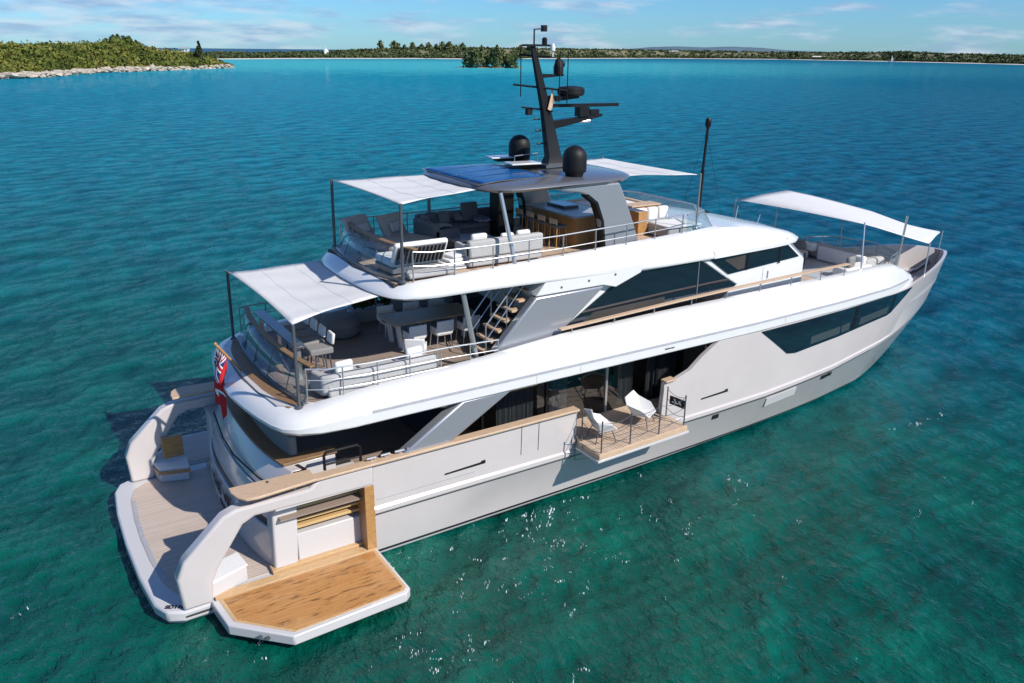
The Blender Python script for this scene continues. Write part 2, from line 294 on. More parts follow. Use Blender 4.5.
    ms = N('ShaderNodeMixShader'); lk(fx.outputs[0], ms.inputs[0]); lk(df.outputs[0], ms.inputs[1]); lk(gl.outputs[0], ms.inputs[2]); lk(ms.outputs[0], out.inputs[0])
    # waves
    def nz_(scale, rz, st, det, rough=0.55, dist=0.0):
        n = N('ShaderNodeTexNoise'); n.inputs['Scale'].default_value = scale; n.inputs['Detail'].default_value = det; n.inputs['Roughness'].default_value = rough; n.inputs['Distortion'].default_value = dist
        lk(rotmap(rz, st), n.inputs['Vector']); return n.outputs['Fac']
    bumps = [(nz_(1.1, R(-60), (1.4, 0.7, 1), 6, 0.66, 0.3), 0.9, 0.28), (nz_(4.2, R(-72), (1.3, 0.8, 1), 4, 0.6, 0.2), 1.0, 0.08)]
    prev = None
    for h, st, d in bumps:
        bp = N('ShaderNodeBump'); bp.inputs['Strength'].default_value = st; bp.inputs['Distance'].default_value = d; lk(h, bp.inputs['Height'])
        if prev: lk(prev, bp.inputs['Normal'])
        prev = bp.outputs[0]
    for nd in (df, gl, fr): lk(prev, nd.inputs['Normal'])
    return m
def build_sea():
    rg = np.random.default_rng(11)
    ang = np.concatenate([np.linspace(-180, -46, 40, endpoint=False), np.linspace(-46, 46, 620, endpoint=False), np.linspace(46, 180, 41)[:-1]])
    rad = np.concatenate([[1.5, 6, 10], np.geomspace(14, 420, 760), np.geomspace(440, 80000, 36)])
    A, Rr = np.meshgrid(np.radians(ang)+_yaw, rad)
    X = CAMP.x+Rr*np.cos(A); Yy = CAMP.y+Rr*np.sin(A); Z = np.zeros_like(X)
    sp = np.maximum(np.gradient(rad)[:, None], Rr*np.radians(0.149))
    wind = _yaw+np.radians(-115)
    for k in range(64):
        lam = 0.40*(5.5/0.40)**rg.random(); th = wind+rg.normal()*0.75; kk = 2*np.pi/lam; amp = 0.0042*lam**0.70*(0.5+1.0*rg.random())
        ph = rg.random()*6.283+0.7*np.sin(X*0.11+k)+0.7*np.sin(Yy*0.13+2*k)
        w = np.clip((lam/sp-2.5)/2.5, 0, 1); s_ = np.sin((X*np.cos(th)+Yy*np.sin(th))*kk+ph)
        Z += amp*w*(s_+0.25*np.cos(2*((X*np.cos(th)+Yy*np.sin(th))*kk+ph)))
    n, m = X.shape; co = np.stack([X, Yy, Z], -1).reshape(-1, 3).astype(np.float32)
    idx = np.arange(n*m).reshape(n, m); nx = np.roll(idx, -1, axis=1)
    q = np.stack([idx[:-1], idx[1:], nx[1:], nx[:-1]], -1).reshape(-1, 4)[:, ::-1].astype(np.int32)
    me = bpy.data.meshes.new('sea'); me.vertices.add(len(co)); me.vertices.foreach_set('co', co.reshape(-1))
    me.loops.add(q.size); me.loops.foreach_set('vertex_index', np.ascontiguousarray(q).reshape(-1)); me.polygons.add(len(q))
    me.polygons.foreach_set('loop_start', np.arange(0, q.size, 4, dtype=np.int32)); me.polygons.foreach_set('loop_total', np.full(len(q), 4, dtype=np.int32))
    me.polygons.foreach_set('use_smooth', np.ones(len(q), dtype=bool)); me.update(calc_edges=True); me.materials.append(water_material())
    if me.polygons[100].normal.z < 0: me.flip_normals()
    o = bpy.data.objects.new('sea', me); COL.objects.link(o); o['kind'] = 'structure'
build_sea()

def flecks():  # white flakes modelled in place of sun glitter on the water
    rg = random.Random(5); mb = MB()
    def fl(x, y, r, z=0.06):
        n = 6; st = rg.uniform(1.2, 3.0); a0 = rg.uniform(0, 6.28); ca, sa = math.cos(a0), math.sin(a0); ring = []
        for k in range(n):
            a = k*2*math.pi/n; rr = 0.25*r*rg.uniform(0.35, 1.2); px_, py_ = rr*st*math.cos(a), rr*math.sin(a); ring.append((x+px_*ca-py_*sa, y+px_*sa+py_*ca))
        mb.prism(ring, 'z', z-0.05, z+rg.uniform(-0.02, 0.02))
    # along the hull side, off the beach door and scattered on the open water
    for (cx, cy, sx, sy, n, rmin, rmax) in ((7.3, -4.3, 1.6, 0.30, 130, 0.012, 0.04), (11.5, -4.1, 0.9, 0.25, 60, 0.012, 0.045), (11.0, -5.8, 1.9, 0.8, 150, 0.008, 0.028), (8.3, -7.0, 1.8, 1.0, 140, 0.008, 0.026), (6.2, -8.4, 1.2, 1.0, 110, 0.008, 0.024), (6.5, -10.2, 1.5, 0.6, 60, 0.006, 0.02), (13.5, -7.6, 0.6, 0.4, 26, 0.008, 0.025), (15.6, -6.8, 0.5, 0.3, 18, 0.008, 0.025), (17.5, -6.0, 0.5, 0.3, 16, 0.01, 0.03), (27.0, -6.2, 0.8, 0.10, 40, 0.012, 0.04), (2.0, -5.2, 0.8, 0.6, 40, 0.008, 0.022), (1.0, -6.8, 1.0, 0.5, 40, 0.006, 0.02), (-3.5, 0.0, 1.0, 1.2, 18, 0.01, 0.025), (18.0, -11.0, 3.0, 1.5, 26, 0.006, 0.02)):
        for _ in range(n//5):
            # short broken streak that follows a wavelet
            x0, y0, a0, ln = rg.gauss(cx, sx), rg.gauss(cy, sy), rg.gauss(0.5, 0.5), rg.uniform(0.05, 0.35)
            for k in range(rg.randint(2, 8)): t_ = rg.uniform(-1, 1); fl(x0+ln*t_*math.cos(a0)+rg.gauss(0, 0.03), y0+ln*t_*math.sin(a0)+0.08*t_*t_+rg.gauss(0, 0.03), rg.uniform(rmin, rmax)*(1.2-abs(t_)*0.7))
    o = mb.build('glint_flecks', M['glint'], smooth=False); o['kind'] = 'stuff'; o['label'] = 'small white flecks standing in for sun glitter on the water beside the hull'
M['glint'] = mat('glint', (0.85, 0.87, 0.87), 0.5)
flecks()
# ------------------------------------------------------------------ islands
VD = Vector((math.cos(_yaw), math.sin(_yaw), 0)); VR = Vector((math.sin(_yaw), -math.cos(_yaw), 0)); C0 = Vector((CAMP.x, CAMP.y, 0))
def at(px, d):            # ground point in the direction of a bearing, d metres out
    return C0+VD*d+VR*((px-512)/825.24*d)
def zat(px, py, d):
    return 13.08-(py-(48.2+0.0096*(px-210)))*d/825.24
def foliage_mat(name, cols, vs=0.12):
    m = bpy.data.materials.new(name); m.use_nodes = True; nt = m.node_tree; N = nt.nodes.new; lk = nt.links.new; b = nt.nodes['Principled BSDF']
    g = N('ShaderNodeNewGeometry'); n = N('ShaderNodeTexNoise'); n.inputs['Scale'].default_value = vs; n.inputs['Detail'].default_value = 5; n.inputs['Roughness'].default_value = 0.7; lk(g.outputs['Position'], n.inputs['Vector'])
    r = N('ShaderNodeValToRGB'); e = r.color_ramp.elements; e[0].position = 0.32; e[0].color = (*cols[0], 1); e[1].position = 0.7; e[1].color = (*cols[-1], 1)
    if len(cols) > 2:
        q = e.new(0.5); q.color = (*cols[1], 1)
    lk(n.outputs['Fac'], r.inputs[0]); lk(r.outputs[0], b.inputs['Base Color']); b.inputs['Roughness'].default_value = 0.8; b.inputs['Specular IOR Level'].default_value = 0.2
    return m
M['scrub'] = foliage_mat('scrub_leaves', [(0.028, 0.050, 0.010), (0.105, 0.125, 0.022), (0.27, 0.235, 0.06)], 0.05)
M['farscrub'] = foliage_mat('far_scrub_leaves', [(0.035, 0.055, 0.02), (0.06, 0.08, 0.03), (0.09, 0.10, 0.045)], 0.02)
M['casu'] = foliage_mat('casuarina_leaves', [(0.05, 0.075, 0.03), (0.10, 0.125, 0.045), (0.17, 0.16, 0.07)], 0.12)
M['pineleaf'] = foliage_mat('pine_leaves', [(0.015, 0.03, 0.012), (0.04, 0.055, 0.02), (0.07, 0.075, 0.03)], 0.4)
M['farhill'] = mat('far_hill', (0.07, 0.115, 0.15), 0.9, var=0.15, vscale=0.01)  # blue of the distant air mixed into the base colour
M['bark'] = mat('bark', (0.12, 0.09, 0.07), 0.9)
M['rock'] = mat('limestone', (0.36, 0.31, 0.25), 0.9, var=0.55, vscale=0.35, bump=0.6, bscale=1.2)
M['sand'] = mat('sand', (0.62, 0.56, 0.46), 0.9, var=0.1, vscale=0.1)
M['soil'] = mat('island_soil', (0.16, 0.15, 0.08), 0.95, var=0.4, vscale=0.1)
def leaves(centres, radii, K, size, rng):
    """random leaf-clump quads spread through ellipsoids; returns verts (n,4,3)"""
    n = len(centres); c = np.repeat(np.asarray(centres), K, 0); r = np.repeat(np.asarray(radii), K, 0)
    d = rng.normal(size=(n*K, 3)); d /= np.linalg.norm(d, axis=1)[:, None]; d *= (rng.random((n*K, 1))**0.45); p = c+d*r
    a = rng.normal(size=(n*K, 3)); a /= np.linalg.norm(a, axis=1)[:, None]; b = rng.normal(size=(n*K, 3)); b -= a*(a*b).sum(1)[:, None]; b /= np.linalg.norm(b, axis=1)[:, None]
    s = (size*(0.6+0.8*rng.random((n*K, 1)))); a *= s; b *= s*0.8
    return np.stack([p-a-b, p+a-b, p+a+b, p-a+b], 1)
def quads(name, q, m, parent=None):
    n = len(q); me = bpy.data.meshes.new(name); me.vertices.add(4*n); me.vertices.foreach_set('co', q.reshape(-1).astype(np.float32))
    me.loops.add(4*n); me.loops.foreach_set('vertex_index', np.arange(4*n, dtype=np.int32)); me.polygons.add(n); me.polygons.foreach_set('loop_start', np.arange(0, 4*n, 4, dtype=np.int32)); me.polygons.foreach_set('loop_total', np.full(n, 4, dtype=np.int32))
    me.update(calc_edges=True); me.materials.append(m); o = bpy.data.objects.new(name, me); COL.objects.link(o)
    if parent: o.parent = parent
    return o
rng = np.random.default_rng(3)
# near island: strips in bearing; shore distance and ridge height per bearing
N_SH = [(-260, 285), (-120, 318), (0, 352), (60, 384), (120, 468), (180, 525), (222, 585), (246, 615)]
N_RZ = [(-260, 12.5), (-60, 12.0), (0, 11.4), (60, 11.2), (110, 11.8), (140, 14.5), (160, 11.0), (180, 8.6), (210, 6.5), (232, 3.6), (246, 0.6)]
N_DEP = [(-260, 190), (0, 170), (140, 130), (190, 90), (246, 10)]
def near_h(px, u):          # u 0 at the shore .. 1 at the back
    rz = lerp(N_RZ, px)
    rk_ = min(2.3, 0.4+rz*0.2)
    if u < 0.10: h = rk_*u/0.10
    else: h = rk_+(rz-rk_)*math.sin(min(1, (u-0.10)/0.45)*math.pi/2)
    if u > 0.6: h *= max(0, 1-((u-0.6)/0.4)**2)
    return h
isl = MB(); rows = []
for i in range(121):
    px = -260+506*i/120; d0 = lerp(N_SH, px); dep = lerp(N_DEP, px); row = []
    for j in range(25):
        u = (j/24)**1.3; p = at(px, d0+dep*u); h = near_h(px, u)
        jit = mnoise.noise(Vector((p.x*0.06, p.y*0.06, 0)))
        if j == 0: h = -1.5
        elif u < 0.14: h = max(0.25, h*(1+0.7*jit)+0.9*mnoise.noise(Vector((p.x*0.25, p.y*0.25, 3))))
        row.append((p.x, p.y, h))
    rows.append(row)
isl.loft(rows, closed=False, cap=False)
io = isl.build('island_ground', [M['soil'], M['rock']], smooth=False); io['kind'] = 'structure'
for pl in io.data.polygons:
    pl.material_index = 1 if (pl.index % 24) < 7 else 0
cs, rs = [], []
while len(cs) < 3600:
    px = random.uniform(-255, 244); u = random.random()**1.25*0.62+0.085
    if random.random() > (lerp(N_SH, px)/600)**0.5*1.1: pass
    d = lerp(N_SH, px)+lerp(N_DEP, px)*u; p = at(px, d); r = random.choice([random.uniform(0.9, 1.8), random.uniform(1.4, 2.8), random.uniform(2.4, 4.0)])*(0.75 if u < 0.12 else 1)
    k = min(1.0, max(0.25, (246-px)/40)); r *= k
    cs.append((p.x, p.y, near_h(px, u)+r*0.45)); rs.append((r*1.25, r*1.25, r*random.uniform(0.7, 1.05)))
q = leaves(cs, rs, 34, 0.55, rng); so = quads('island_scrub', q, M['scrub']); so['kind'] = 'stuff'
so['label'] = 'dense low green and yellow scrub covering the near island'
# shoreline boulders of the near island
rk = MB()
for i in range(620):
    px = random.uniform(-200, 243); d = lerp(N_SH, px)+random.uniform(-1.5, 14)*min(1, max(0.3, (246-px)/60)); p = at(px, d); r = random.uniform(0.5, 1.9)
    n0 = len(rk.v); rk.ell((p.x, p.y, random.uniform(0, 1.9)), (r*1.6, r*1.1, r*0.6), 7, 5)
    for k in range(n0, len(rk.v)):
        v = Vector(rk.v[k]); rk.v[k] = tuple(v+Vector((mnoise.noise(v*0.9), mnoise.noise(v*0.9+Vector((9, 0, 0))), 0.5*mnoise.noise(v*0.9+Vector((0, 9, 0)))))*0.8*r)
ro = rk.build('shore_rock', M['rock'], smooth=False); ro['kind'] = 'stuff'; ro['label'] = 'pale limestone boulders along the near island shoreline'
# far shore band
F_SH = [(170, 1020), (250, 1130), (330, 1290), (420, 1420), (470, 1430), (560, 1700), (650, 2050), (760, 2100), (850, 1800), (1000, 1350), (1100, 1250)]
F_TOP = [(170, 53.0), (230, 52.0), (260, 52.4), (330, 51.2), (380, 49.0), (420, 47.5), (520, 48.2), (560, 48.8), (620, 49.6), (680, 50.5), (760, 51.8), (800, 52.4), (862, 52.0), (880, 51.6), (920, 53.4), (980, 54.6), (1024, 56.0), (1100, 56.4)]
fs = MB(); rows = []; fq_c, fq_r = [], []
def far_z(px, d): return max(2.5, zat(px, lerp(F_TOP, px), d))
for i in range(141):
    px = 170+930*i/140; d0 = lerp(F_SH, px)*(1+0.012*mnoise.noise(Vector((px*0.05, 0, 0)))); row = []
    for j, (dd, hz) in enumerate([(-15, -1), (0, 0.4), (14, 0.8), (60, 1.6), (150, 0.45), (300, 0.4), (420, -1)]):
        p = at(px, d0+dd); zt = far_z(px, d0+150)-3.0
        row.append((p.x, p.y, hz if j < 4 or j == 6 else max(1.5, zt*hz/0.45)))
    rows.append(row)
fs.loft(rows, closed=False, cap=False); fo = fs.build('far_shore_ground', [M['soil'], M['sand']], smooth=False); fo['kind'] = 'structure'
for pl in fo.data.polygons: pl.material_index = 1 if (pl.index % 6) < 2 else 0
for i in range(4200):
    px = random.uniform(172, 1095); d0 = lerp(F_SH, px); dn = 8+24*max(0, min(1, 0.5+1.3*mnoise.noise(Vector((px*0.045, 4, 0))))); dd = random.uniform(dn, 230) if random.random() < 0.72 else random.uniform(dn, 60); p = at(px, d0+dd); zt = far_z(px, d0+150)-3.5
    z = 2.0+(max(1.5, zt)-2.0)*min(1, max(0, (dd-60)/90)); r = random.uniform(2.5, 5.0)*(0.5+0.5*min(1, dd/60)); fq_c.append((p.x, p.y, z+r*0.3)); fq_r.append((r*1.7, r*1.7, r*0.75))
so = quads('far_shore_scrub', leaves(fq_c, fq_r, 16, 1.5, rng), M['farscrub']); so['kind'] = 'stuff'; so['label'] = 'thin dark green belt of scrub on the far shore'
# hills beyond, with the haze put into their colour
fh = MB(); rows = []
for i in range(60):
    px = 610+260*i/59; d = 5200; t = math.sin(math.pi*i/59)**0.6; p = at(px, d); py = lerp([(610, 50), (640, 47.2), (665, 46.6), (690, 47.6), (715, 46.8), (745, 48.0), (770, 50.5), (800, 51.5), (870, 54)], px)+0.25*mnoise.noise(Vector((px*0.2, 0, 0)))
    p2 = at(px, d+600); z = max(1, zat(px, py, d)); rows.append([(p.x, p.y, -1), (p.x*1.01, p.y*1.01, z*0.8), (p2.x, p2.y, z*1.04), (p2.x*1.05, p2.y*1.05, -1)])
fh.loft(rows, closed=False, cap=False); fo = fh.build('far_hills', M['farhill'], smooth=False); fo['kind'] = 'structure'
# casuarina islet in front of the far shore
iz = MB(); rows = []
for i in range(19):
    a = i/18; px = 458+62*a; w = math.sin(math.pi*a)**0.7; d = 705
    rows.append([(*at(px, d-5*w-0.5)[:2], -0.6), (*at(px, d-2*w)[:2], 0.3+0.3*w), (*at(px, d+8*w)[:2], 0.6+0.9*w), (*at(px, d+18*w)[:2], 0.3), (*at(px, d+24*w+0.5)[:2], -0.6)])
iz.loft(rows, closed=False, cap=False); fo = iz.build('islet_ground', M['soil'], smooth=False); fo['kind'] = 'structure'
def tree(px, d, z0, h, w, label, cat='tree', leaf='casu', K=420, conical=0.0, name='casuarina_tree', group=None, lsize=0.5):
    p = at(px, d); t = thing(name, label, cat, (p.x, p.y, z0), 0, group)
    tk = MB(); lean = random.uniform(-0.06, 0.06); tk.tube([(0, 0, -0.5), (lean*h*0.3, 0, h*0.35), (lean*h, 0, h*0.85)], w*0.05+0.05, 6, r1=0.05)
    cc, rr = [], []
    nb = 16
    for k in range(nb):
        f = 0.16+0.80*k/(nb-1); rad = w*0.5*((1-f)*1.15*conical+(1-conical)*math.sin(math.pi*min(1, 0.25+f*0.75))**0.6)
        for s in range(2):
            a = random.uniform(0, 6.28); rr_ = rad*random.uniform(0.25, 0.7); c = (lean*h*f+math.cos(a)*rr_, math.sin(a)*rr_, h*f+random.uniform(-0.03, 0.05)*h)
            cc.append(c); q_ = max(0.3, rad*random.uniform(0.4, 0.65)); rr.append((q_, q_, q_*0.9+0.04*h))
            tk.tube([(lean*h*f*0.8, 0, h*f*0.8), c], 0.06, 4, r1=0.02)
    tk.build('trunk', M['bark'], t, smooth=False)
    quads('crown', leaves(cc, rr, K//len(cc)+1, lsize, rng), M[leaf], t)
    return t
tree(213, 585, 3.2, 14.0, 8.5, 'lone dark conical pine near the tip of the near island', 'tree', 'pineleaf', 1500, 0.85, 'pine_tree', None, 0.42)
for k, (px, h, w) in enumerate([(127, 6.2, 6), (134, 7.6, 7), (139, 8.2, 6), (144, 7.4, 7), (150, 7.0, 6), (156, 5.0, 5)]):
    tree(px, 560, 12.5-(0.5 if k in (0, 5) else 0), h, w, 'feathery casuarina in the tall clump crowning the near island', 'tree', 'casu', 420, 0.3, 'casuarina_tree', 'casuarinas on top of the near island', 0.5)
for k, px in enumerate([467, 471, 476, 481, 486, 491, 496, 501, 506, 511]):
    tree(px, 702+random.uniform(0, 10), 0.8, random.uniform(11.5, 16.5) if 468 < px < 503 else random.uniform(7.5, 11), random.uniform(8, 11), 'casuarina in the clump on the small sandy islet before the far shore', 'tree', 'casu', 620, 0.25, 'casuarina_tree', 'casuarinas on the islet', 0.55)
for k, px in enumerate([385, 398, 402, 408, 416, 424, 431, 438, 444, 450, 456, 463, 518, 525]):
    tree(px, 1560+random.uniform(-20, 30), 6.0, random.uniform(15, 23), random.uniform(16, 24), 'tall casuarina rising out of the far shore scrub', 'tree', 'casu', 420, 0.25, 'casuarina_tree', 'casuarinas on the far shore', 1.1)
for k, px in enumerate([755, 772, 778, 868, 876, 881, 886, 960]):
    tree(px, lerp(F_SH, px)+60, 3.0, random.uniform(9, 13)*(1.25 if px < 800 else 1), random.uniform(9, 15), 'small dark tree standing on the far right shore', 'tree', 'farscrub', 300, 0.1, 'shore_tree', 'trees on the far right shore', 1.3)
# white tower and houses on the far land
def tower():
    p = at(333.5, 1390); t = thing('beacon_tower', 'small white tower rising above the scrub on the far shore', 'tower', (p.x, p.y, 3))
    a = MB(); a.box(-3.4, 3.4, -3.4, 3.4, 0, 8.0); a.build('wall', M['white'], t)
    b = MB(); b.loft([[(-3.7, -3.7, 8), (3.7, -3.7, 8), (3.7, 3.7, 8), (-3.7, 3.7, 8)], [(-1.0, -1.0, 11), (1.0, -1.0, 11), (1.0, 1.0, 11), (-1.0, 1.0, 11)]]); b.build('roof', M['white'], t)
    c = MB(); c.tube([(0, 0, 11), (0, 0, 16)], 0.5, 6); c.build('mast', M['white'], t)
tower()
def house(px, d, z, w, h, label, roof):
    p = at(px, d); t = thing('house', label, 'house', (p.x, p.y, z), _yaw)
    a = MB(); a.box(-3, 3, -w/2, w/2, 0, h); a.build('wall', M['white'], t)
    b = MB(); b.prism([(-3.6, h), (3.6, h), (0, h+1.8)], 'y', -w/2-0.6, w/2+0.6); b.build('roof', roof, t)
    for k in range(3):
        c = MB(); y = -w/2+w*(k+0.5)/3; c.box(-3.05, -2.98, y-0.6, y+0.6, h*0.35, h*0.75); c.build('window', M['darkglass'], t)
house(200, 900, 9.2, 9, 3.2, 'pale roofed house showing over the scrub beside the lone pine', M['stone'])
house(402, 1600, 11.5, 9, 4, 'tiny house with white walls among trees on the far shore', M['teak_dark'])
house(800, 2040, 3.0, 34, 4.0, 'long low white building on the far right beach', M['sand'])
house(662, 2200, 12, 22, 4.0, 'white building on the rise before the bluish hills', M['white'])
def small_boat(px, d, L_, label, sail):
    p = at(px, d); t = thing('sailing_boat' if sail else 'motor_boat', label, 'boat', (p.x, p.y, 0), _yaw+R(80))
    h = MB(); rings = []
    for k in range(9):
        u = k/8; w = L_*0.13*math.sin(math.pi*min(1, 0.28+0.72*u))**0.7 if u < 1 else 0.02
        x = -L_/2+L_*u; rings.append([(x, -w, L_*0.09), (x*0.96, -w*0.7, -0.2), (x*0.96, w*0.7, -0.2), (x, w, L_*0.09)])
    h.loft(rings); h.build('hull', M['white'], t)
    c = MB(); c.prism([(-L_*0.25, L_*0.09), (L_*0.2, L_*0.09), (L_*0.1, L_*0.2), (-L_*0.2, L_*0.2)], 'y', -L_*0.08, L_*0.08); c.build('cabin', M['white'], t)
    if sail:
        mm = MB(); mm.tube([(0, 0, 0), (0, 0, L_*1.2)], 0.15, 6); mm.build('mast', M['chrome'], t)
        s_ = MB(); s_.prism([(0.3, L_*0.25), (0.3, L_*1.15), (-L_*0.4, L_*0.25)], 'y', -0.05, 0.05); s_.build('sail', M['canvas'], t)
    else:
        b_ = MB(); b_.box(-L_*0.12, L_*0.06, -L_*0.07, L_*0.07, L_*0.2, L_*0.29); b_.build('flybridge', M['white'], t)
small_boat(868, 1690, 11, 'tiny white sailing boat close to the far right shore', True)
small_boat(1000, 1300, 17, 'white motor boat moored off the far right shore', False)
small_boat(818, 1950, 9, 'small white boat off the long white beach building', False)
# ================================================================== THE YACHT
Y = thing('motor_yacht', 'large white and grey motor yacht with three decks lying at anchor', 'yacht')
PORT_STBD = (-1, 1)
# ---------------- hull
XS = [5.95, 6.5, 8, 10, 12, 12.549, 12.551, 14, 15.0, 15.999, 16.001, 16.5, 17.1, 17.6, 18.3, 19.5, 21, 23, 25, 26.5]
def yw(x): return lerp([(0, 3.55), (6, 3.5), (14, 3.35), (19, 3.08), (24, 2.72), (28, 2.15)], x)
def yr(x): return lerp([(0, 3.74), (19, 3.74), (22, 3.70), (25, 3.48), (28, 3.05)], x)
def yt(x): return lerp([(0, 3.83), (19, 3.83), (22, 3.78), (25, 3.66), (28, 3.42)], x)
def zr(x): return lerp([(0, 1.52), (17, 1.50), (21, 1.55), (25, 1.70), (28, 1.86), (34, 2.2)], x)
def ztop(x, side):
    if side < 0 and 12.55 < x < 16.0: return 1.965
    z = lerp([(0, 2.94), (12.6, 2.94), (16.0, 3.10), (16.5, 3.13), (17.1, 3.33), (17.6, 3.72), (18.3, 4.14), (29.3, 4.14), (30.2, 4.22), (33, 4.38), (35.5, 4.46), (36.6, 4.40), (37.4, 4.26)], x)
    return z
def zdk(x): return 1.96 if x < 17.8 else 3.3
XEND = [(-1.3, 32.6), (-0.3, 34.0), (0, 34.35), (0.8, 35.6), (2.2, 36.65), (4.4, 37.22)]
def hull_ring(x, u=None):
    """ring of points, starboard keel -> top -> across -> port; u = 0..1 on the bow"""
    def side(s):
        rows = []
        zt = ztop(x if u is None else 28+u*9.4, s); zd = zdk(x if u is None else 30)
        zrr = zr(x if u is None else 28+u*6.5)
        lev = [(-1.2, 'k'), (-0.45, 'b'), (0.0, 'w'), (0.10, 'w2'), (0.17, 'w3'), (0.25, 'm'), (zrr-0.10, 'r0'), (zrr-0.02, 'r1'), (zrr+0.10, 'r2'), (zrr+0.16, 'r3'), (max(1.93, (zrr+0.2+zt)/2), 'mm'), (zt, 't')]
        for z, k in lev:
            z = min(z, zt)
            def Yb(xx):
                a, b, c = yw(xx), yr(xx), yt(xx)
                if z <= 0: return a*(1-0.35*min(1, (-z/1.2))**2)-0.25*min(1, -z/1.2)
                if z < zr(xx): return a+(b-a)*(z/zr(xx))**0.42
                return b+(c-b)*(z-zr(xx))/max(0.2, (4.14-zr(xx)))
            if u is None: xx, y = x, Yb(x)
            else:
                xe = lerp(XEND, z); xx = 28+u*(xe-28); f = min(1, max(0, z/4.0)); p = 1.12+0.28*f; q = 1.0-0.25*f
                y = Yb(28)*max(0.0, 1-u**p)**q
            if k in ('r1', 'r2'): y += 0.05*(1 if u is None else max(0, 1-u*1.4))
            rows.append((xx, max(0.005, y), z))
        tx, ty, tz = rows[-1]; w = 0.14
        iy = max(0.004, ty-w); ix = tx if u is None else tx-0.12*max(0, (u-0.8)/0.2)
        rows.append((ix, iy, tz)); rows.append((ix-(0 if u is None else 0.15*u), max(0.003, iy-0.05), min(zd, tz-0.002)))
        return rows
    a = [(p[0], -p[1], p[2]) for p in side(-1)]; b = [(p[0], p[1], p[2]) for p in side(1)][::-1]
    return a+b
rings = [hull_ring(x) for x in XS]+[hull_ring(28, u) for u in [0, .08, .16, .24, .32, .4, .48, .56, .64, .72, .79, .85, .90, .94, .97, .99, 1.0]]
hb = MB(); hb.loft(rings)
hull = hb.build('hull', [M['hull'], M['boot'], M['hull_lt'], M['teak_deck']], Y, ang=28)
nr = len(rings[0])
for pl in hull.data.polygons:
    c = pl.center
    if len(pl.vertices) == 4:
        i = pl.index % nr; k = i if i < 14 else nr-2-i
        if k in (0, 1, 2, 4): pl.material_index = 1
        if k in (3,): pl.material_index = 2
        if i == 13: pl.material_index = 0
# hull below the platform
pb = MB(); 
out_p = [(5.95, -3.62), (0.95, -3.66), (0.66, -3.45), (0.50, -3.0), (0.40, -1.8), (0.36, 0), (0.40, 1.8), (0.50, 3.0), (0.66, 3.45), (0.95, 3.66), (5.95, 3.62)]
pb.prism(out_p, 'z', -1.0, 0.13); ho = pb.build('stern_underbody', M['hull'], Y, 0.05)
plat = [(5.94, -3.76), (1.0, -3.82), (0.62, -3.62), (0.42, -3.15), (0.30, -1.8), (0.26, 0), (0.30, 1.8), (0.42, 3.15), (0.62, 3.62), (1.0, 3.82), (5.94, 3.76)]
pm = MB(); pm.prism(plat, 'z', 0.10, 0.40); sp_ = pm.build('swim_platform', M['hull_lt'], Y, 0.06)
tp = [(5.93, -3.35), (1.35, -3.30), (0.98, -3.0), (0.78, -2.4), (0.68, -1.2), (0.65, 0), (0.68, 1.2), (0.78, 2.4), (0.98, 3.0), (1.35, 3.30), (5.93, 3.35)]
t_ = MB(); t_.prism(tp, 'z', 0.39, 0.418); t_.build('teak_deck', M['teak_grey'], sp_, smooth=False)
tk2 = MB(); tk2.prism([(0.80, -2.3), (0.70, -1.2), (0.67, 0), (0.70, 1.2), (0.80, 2.3), (0.90, 2.3), (0.80, 1.2), (0.77, 0), (0.80, -1.2), (0.90, -2.3)], 'z', 0.417, 0.424); tk2.build('grab_rail', M['stone'], sp_)
text_mesh('model_mark', 'SD118', 0.17, M['matblack'], sp_, Matrix.Translation((0.83, -3.50, 0.404)) @ Matrix.Rotation(R(-28), 4, 'Z'), 0.002, bold=0.01)
rr_ = MB(); rr_.tube([(x, -3.80, 0.25) for x in (1.0, 2, 3, 4, 5.9)], 0.035, 6); rr_.build('rub_strip', M['matblack'], sp_)
# dark strip drawn as the shadow line below the rub strake
rl = MB(); rl.loft([[(x, -(yr(x)+0.012), zr(x)-0.10), (x, -(yr(x)+0.03), zr(x)-0.06), (x, -(yr(x)-0.1), zr(x)-0.06), (x, -(yr(x)-0.1), zr(x)-0.10)] for x in (5.97, 8, 10, 12, 14, 16, 18, 19, 20, 21, 22, 23, 24, 25, 26, 27, 27.9)])
rl.build('rub_shadow_line', M['dark_grey'], hull)
def on_hull(x, z):
    a, b, c = yw(x), yr(x), yt(x); zz = zr(x)
    return a+(b-a)*(z/zz)**0.42 if z < zz else b+(c-b)*(z-zz)/(4.14-zz)
def hull_patch(name, poly, m, off=0.012, parent=None, bevel=0, depth=0.03):
    """panel that follows the starboard hull side; poly in (x, z)"""
    mb = MB(); v = [(x, -(on_hull(x, z)+off), z) for x, z in poly]; v2 = [(x, -(on_hull(x, z)-depth), z) for x, z in poly]; n = len(poly)
    mb.add(v+v2, [tuple(range(n))]+[(i, (i+1) % n, n+(i+1) % n, n+i) for i in range(n)])
    return mb.build(name, m, parent or hull, bevel)
def bow_pt(u, z, off=0.0):
    xe = lerp(XEND, z); xx = 28+u*(xe-28); f = min(1, max(0, z/4.0)); p = 1.12+0.28*f; q = 1.0-0.25*f
    xx0 = 28.0; a, b, c = yw(28), yr(28), yt(28); zz = zr(28)
    yb = a+(b-a)*(z/zz)**0.42 if z < zz else b+(c-b)*(z-zz)/max(0.2, 4.14-zz)
    return (xx, -(yb*max(0, 1-u**p)**q+off), z)
def surf(x, z, off):
    if x <= 28: return (x, -(on_hull(x, z)+off), z)
    xe = lerp(XEND, z); return bow_pt((x-28)/(xe-28), z, off)
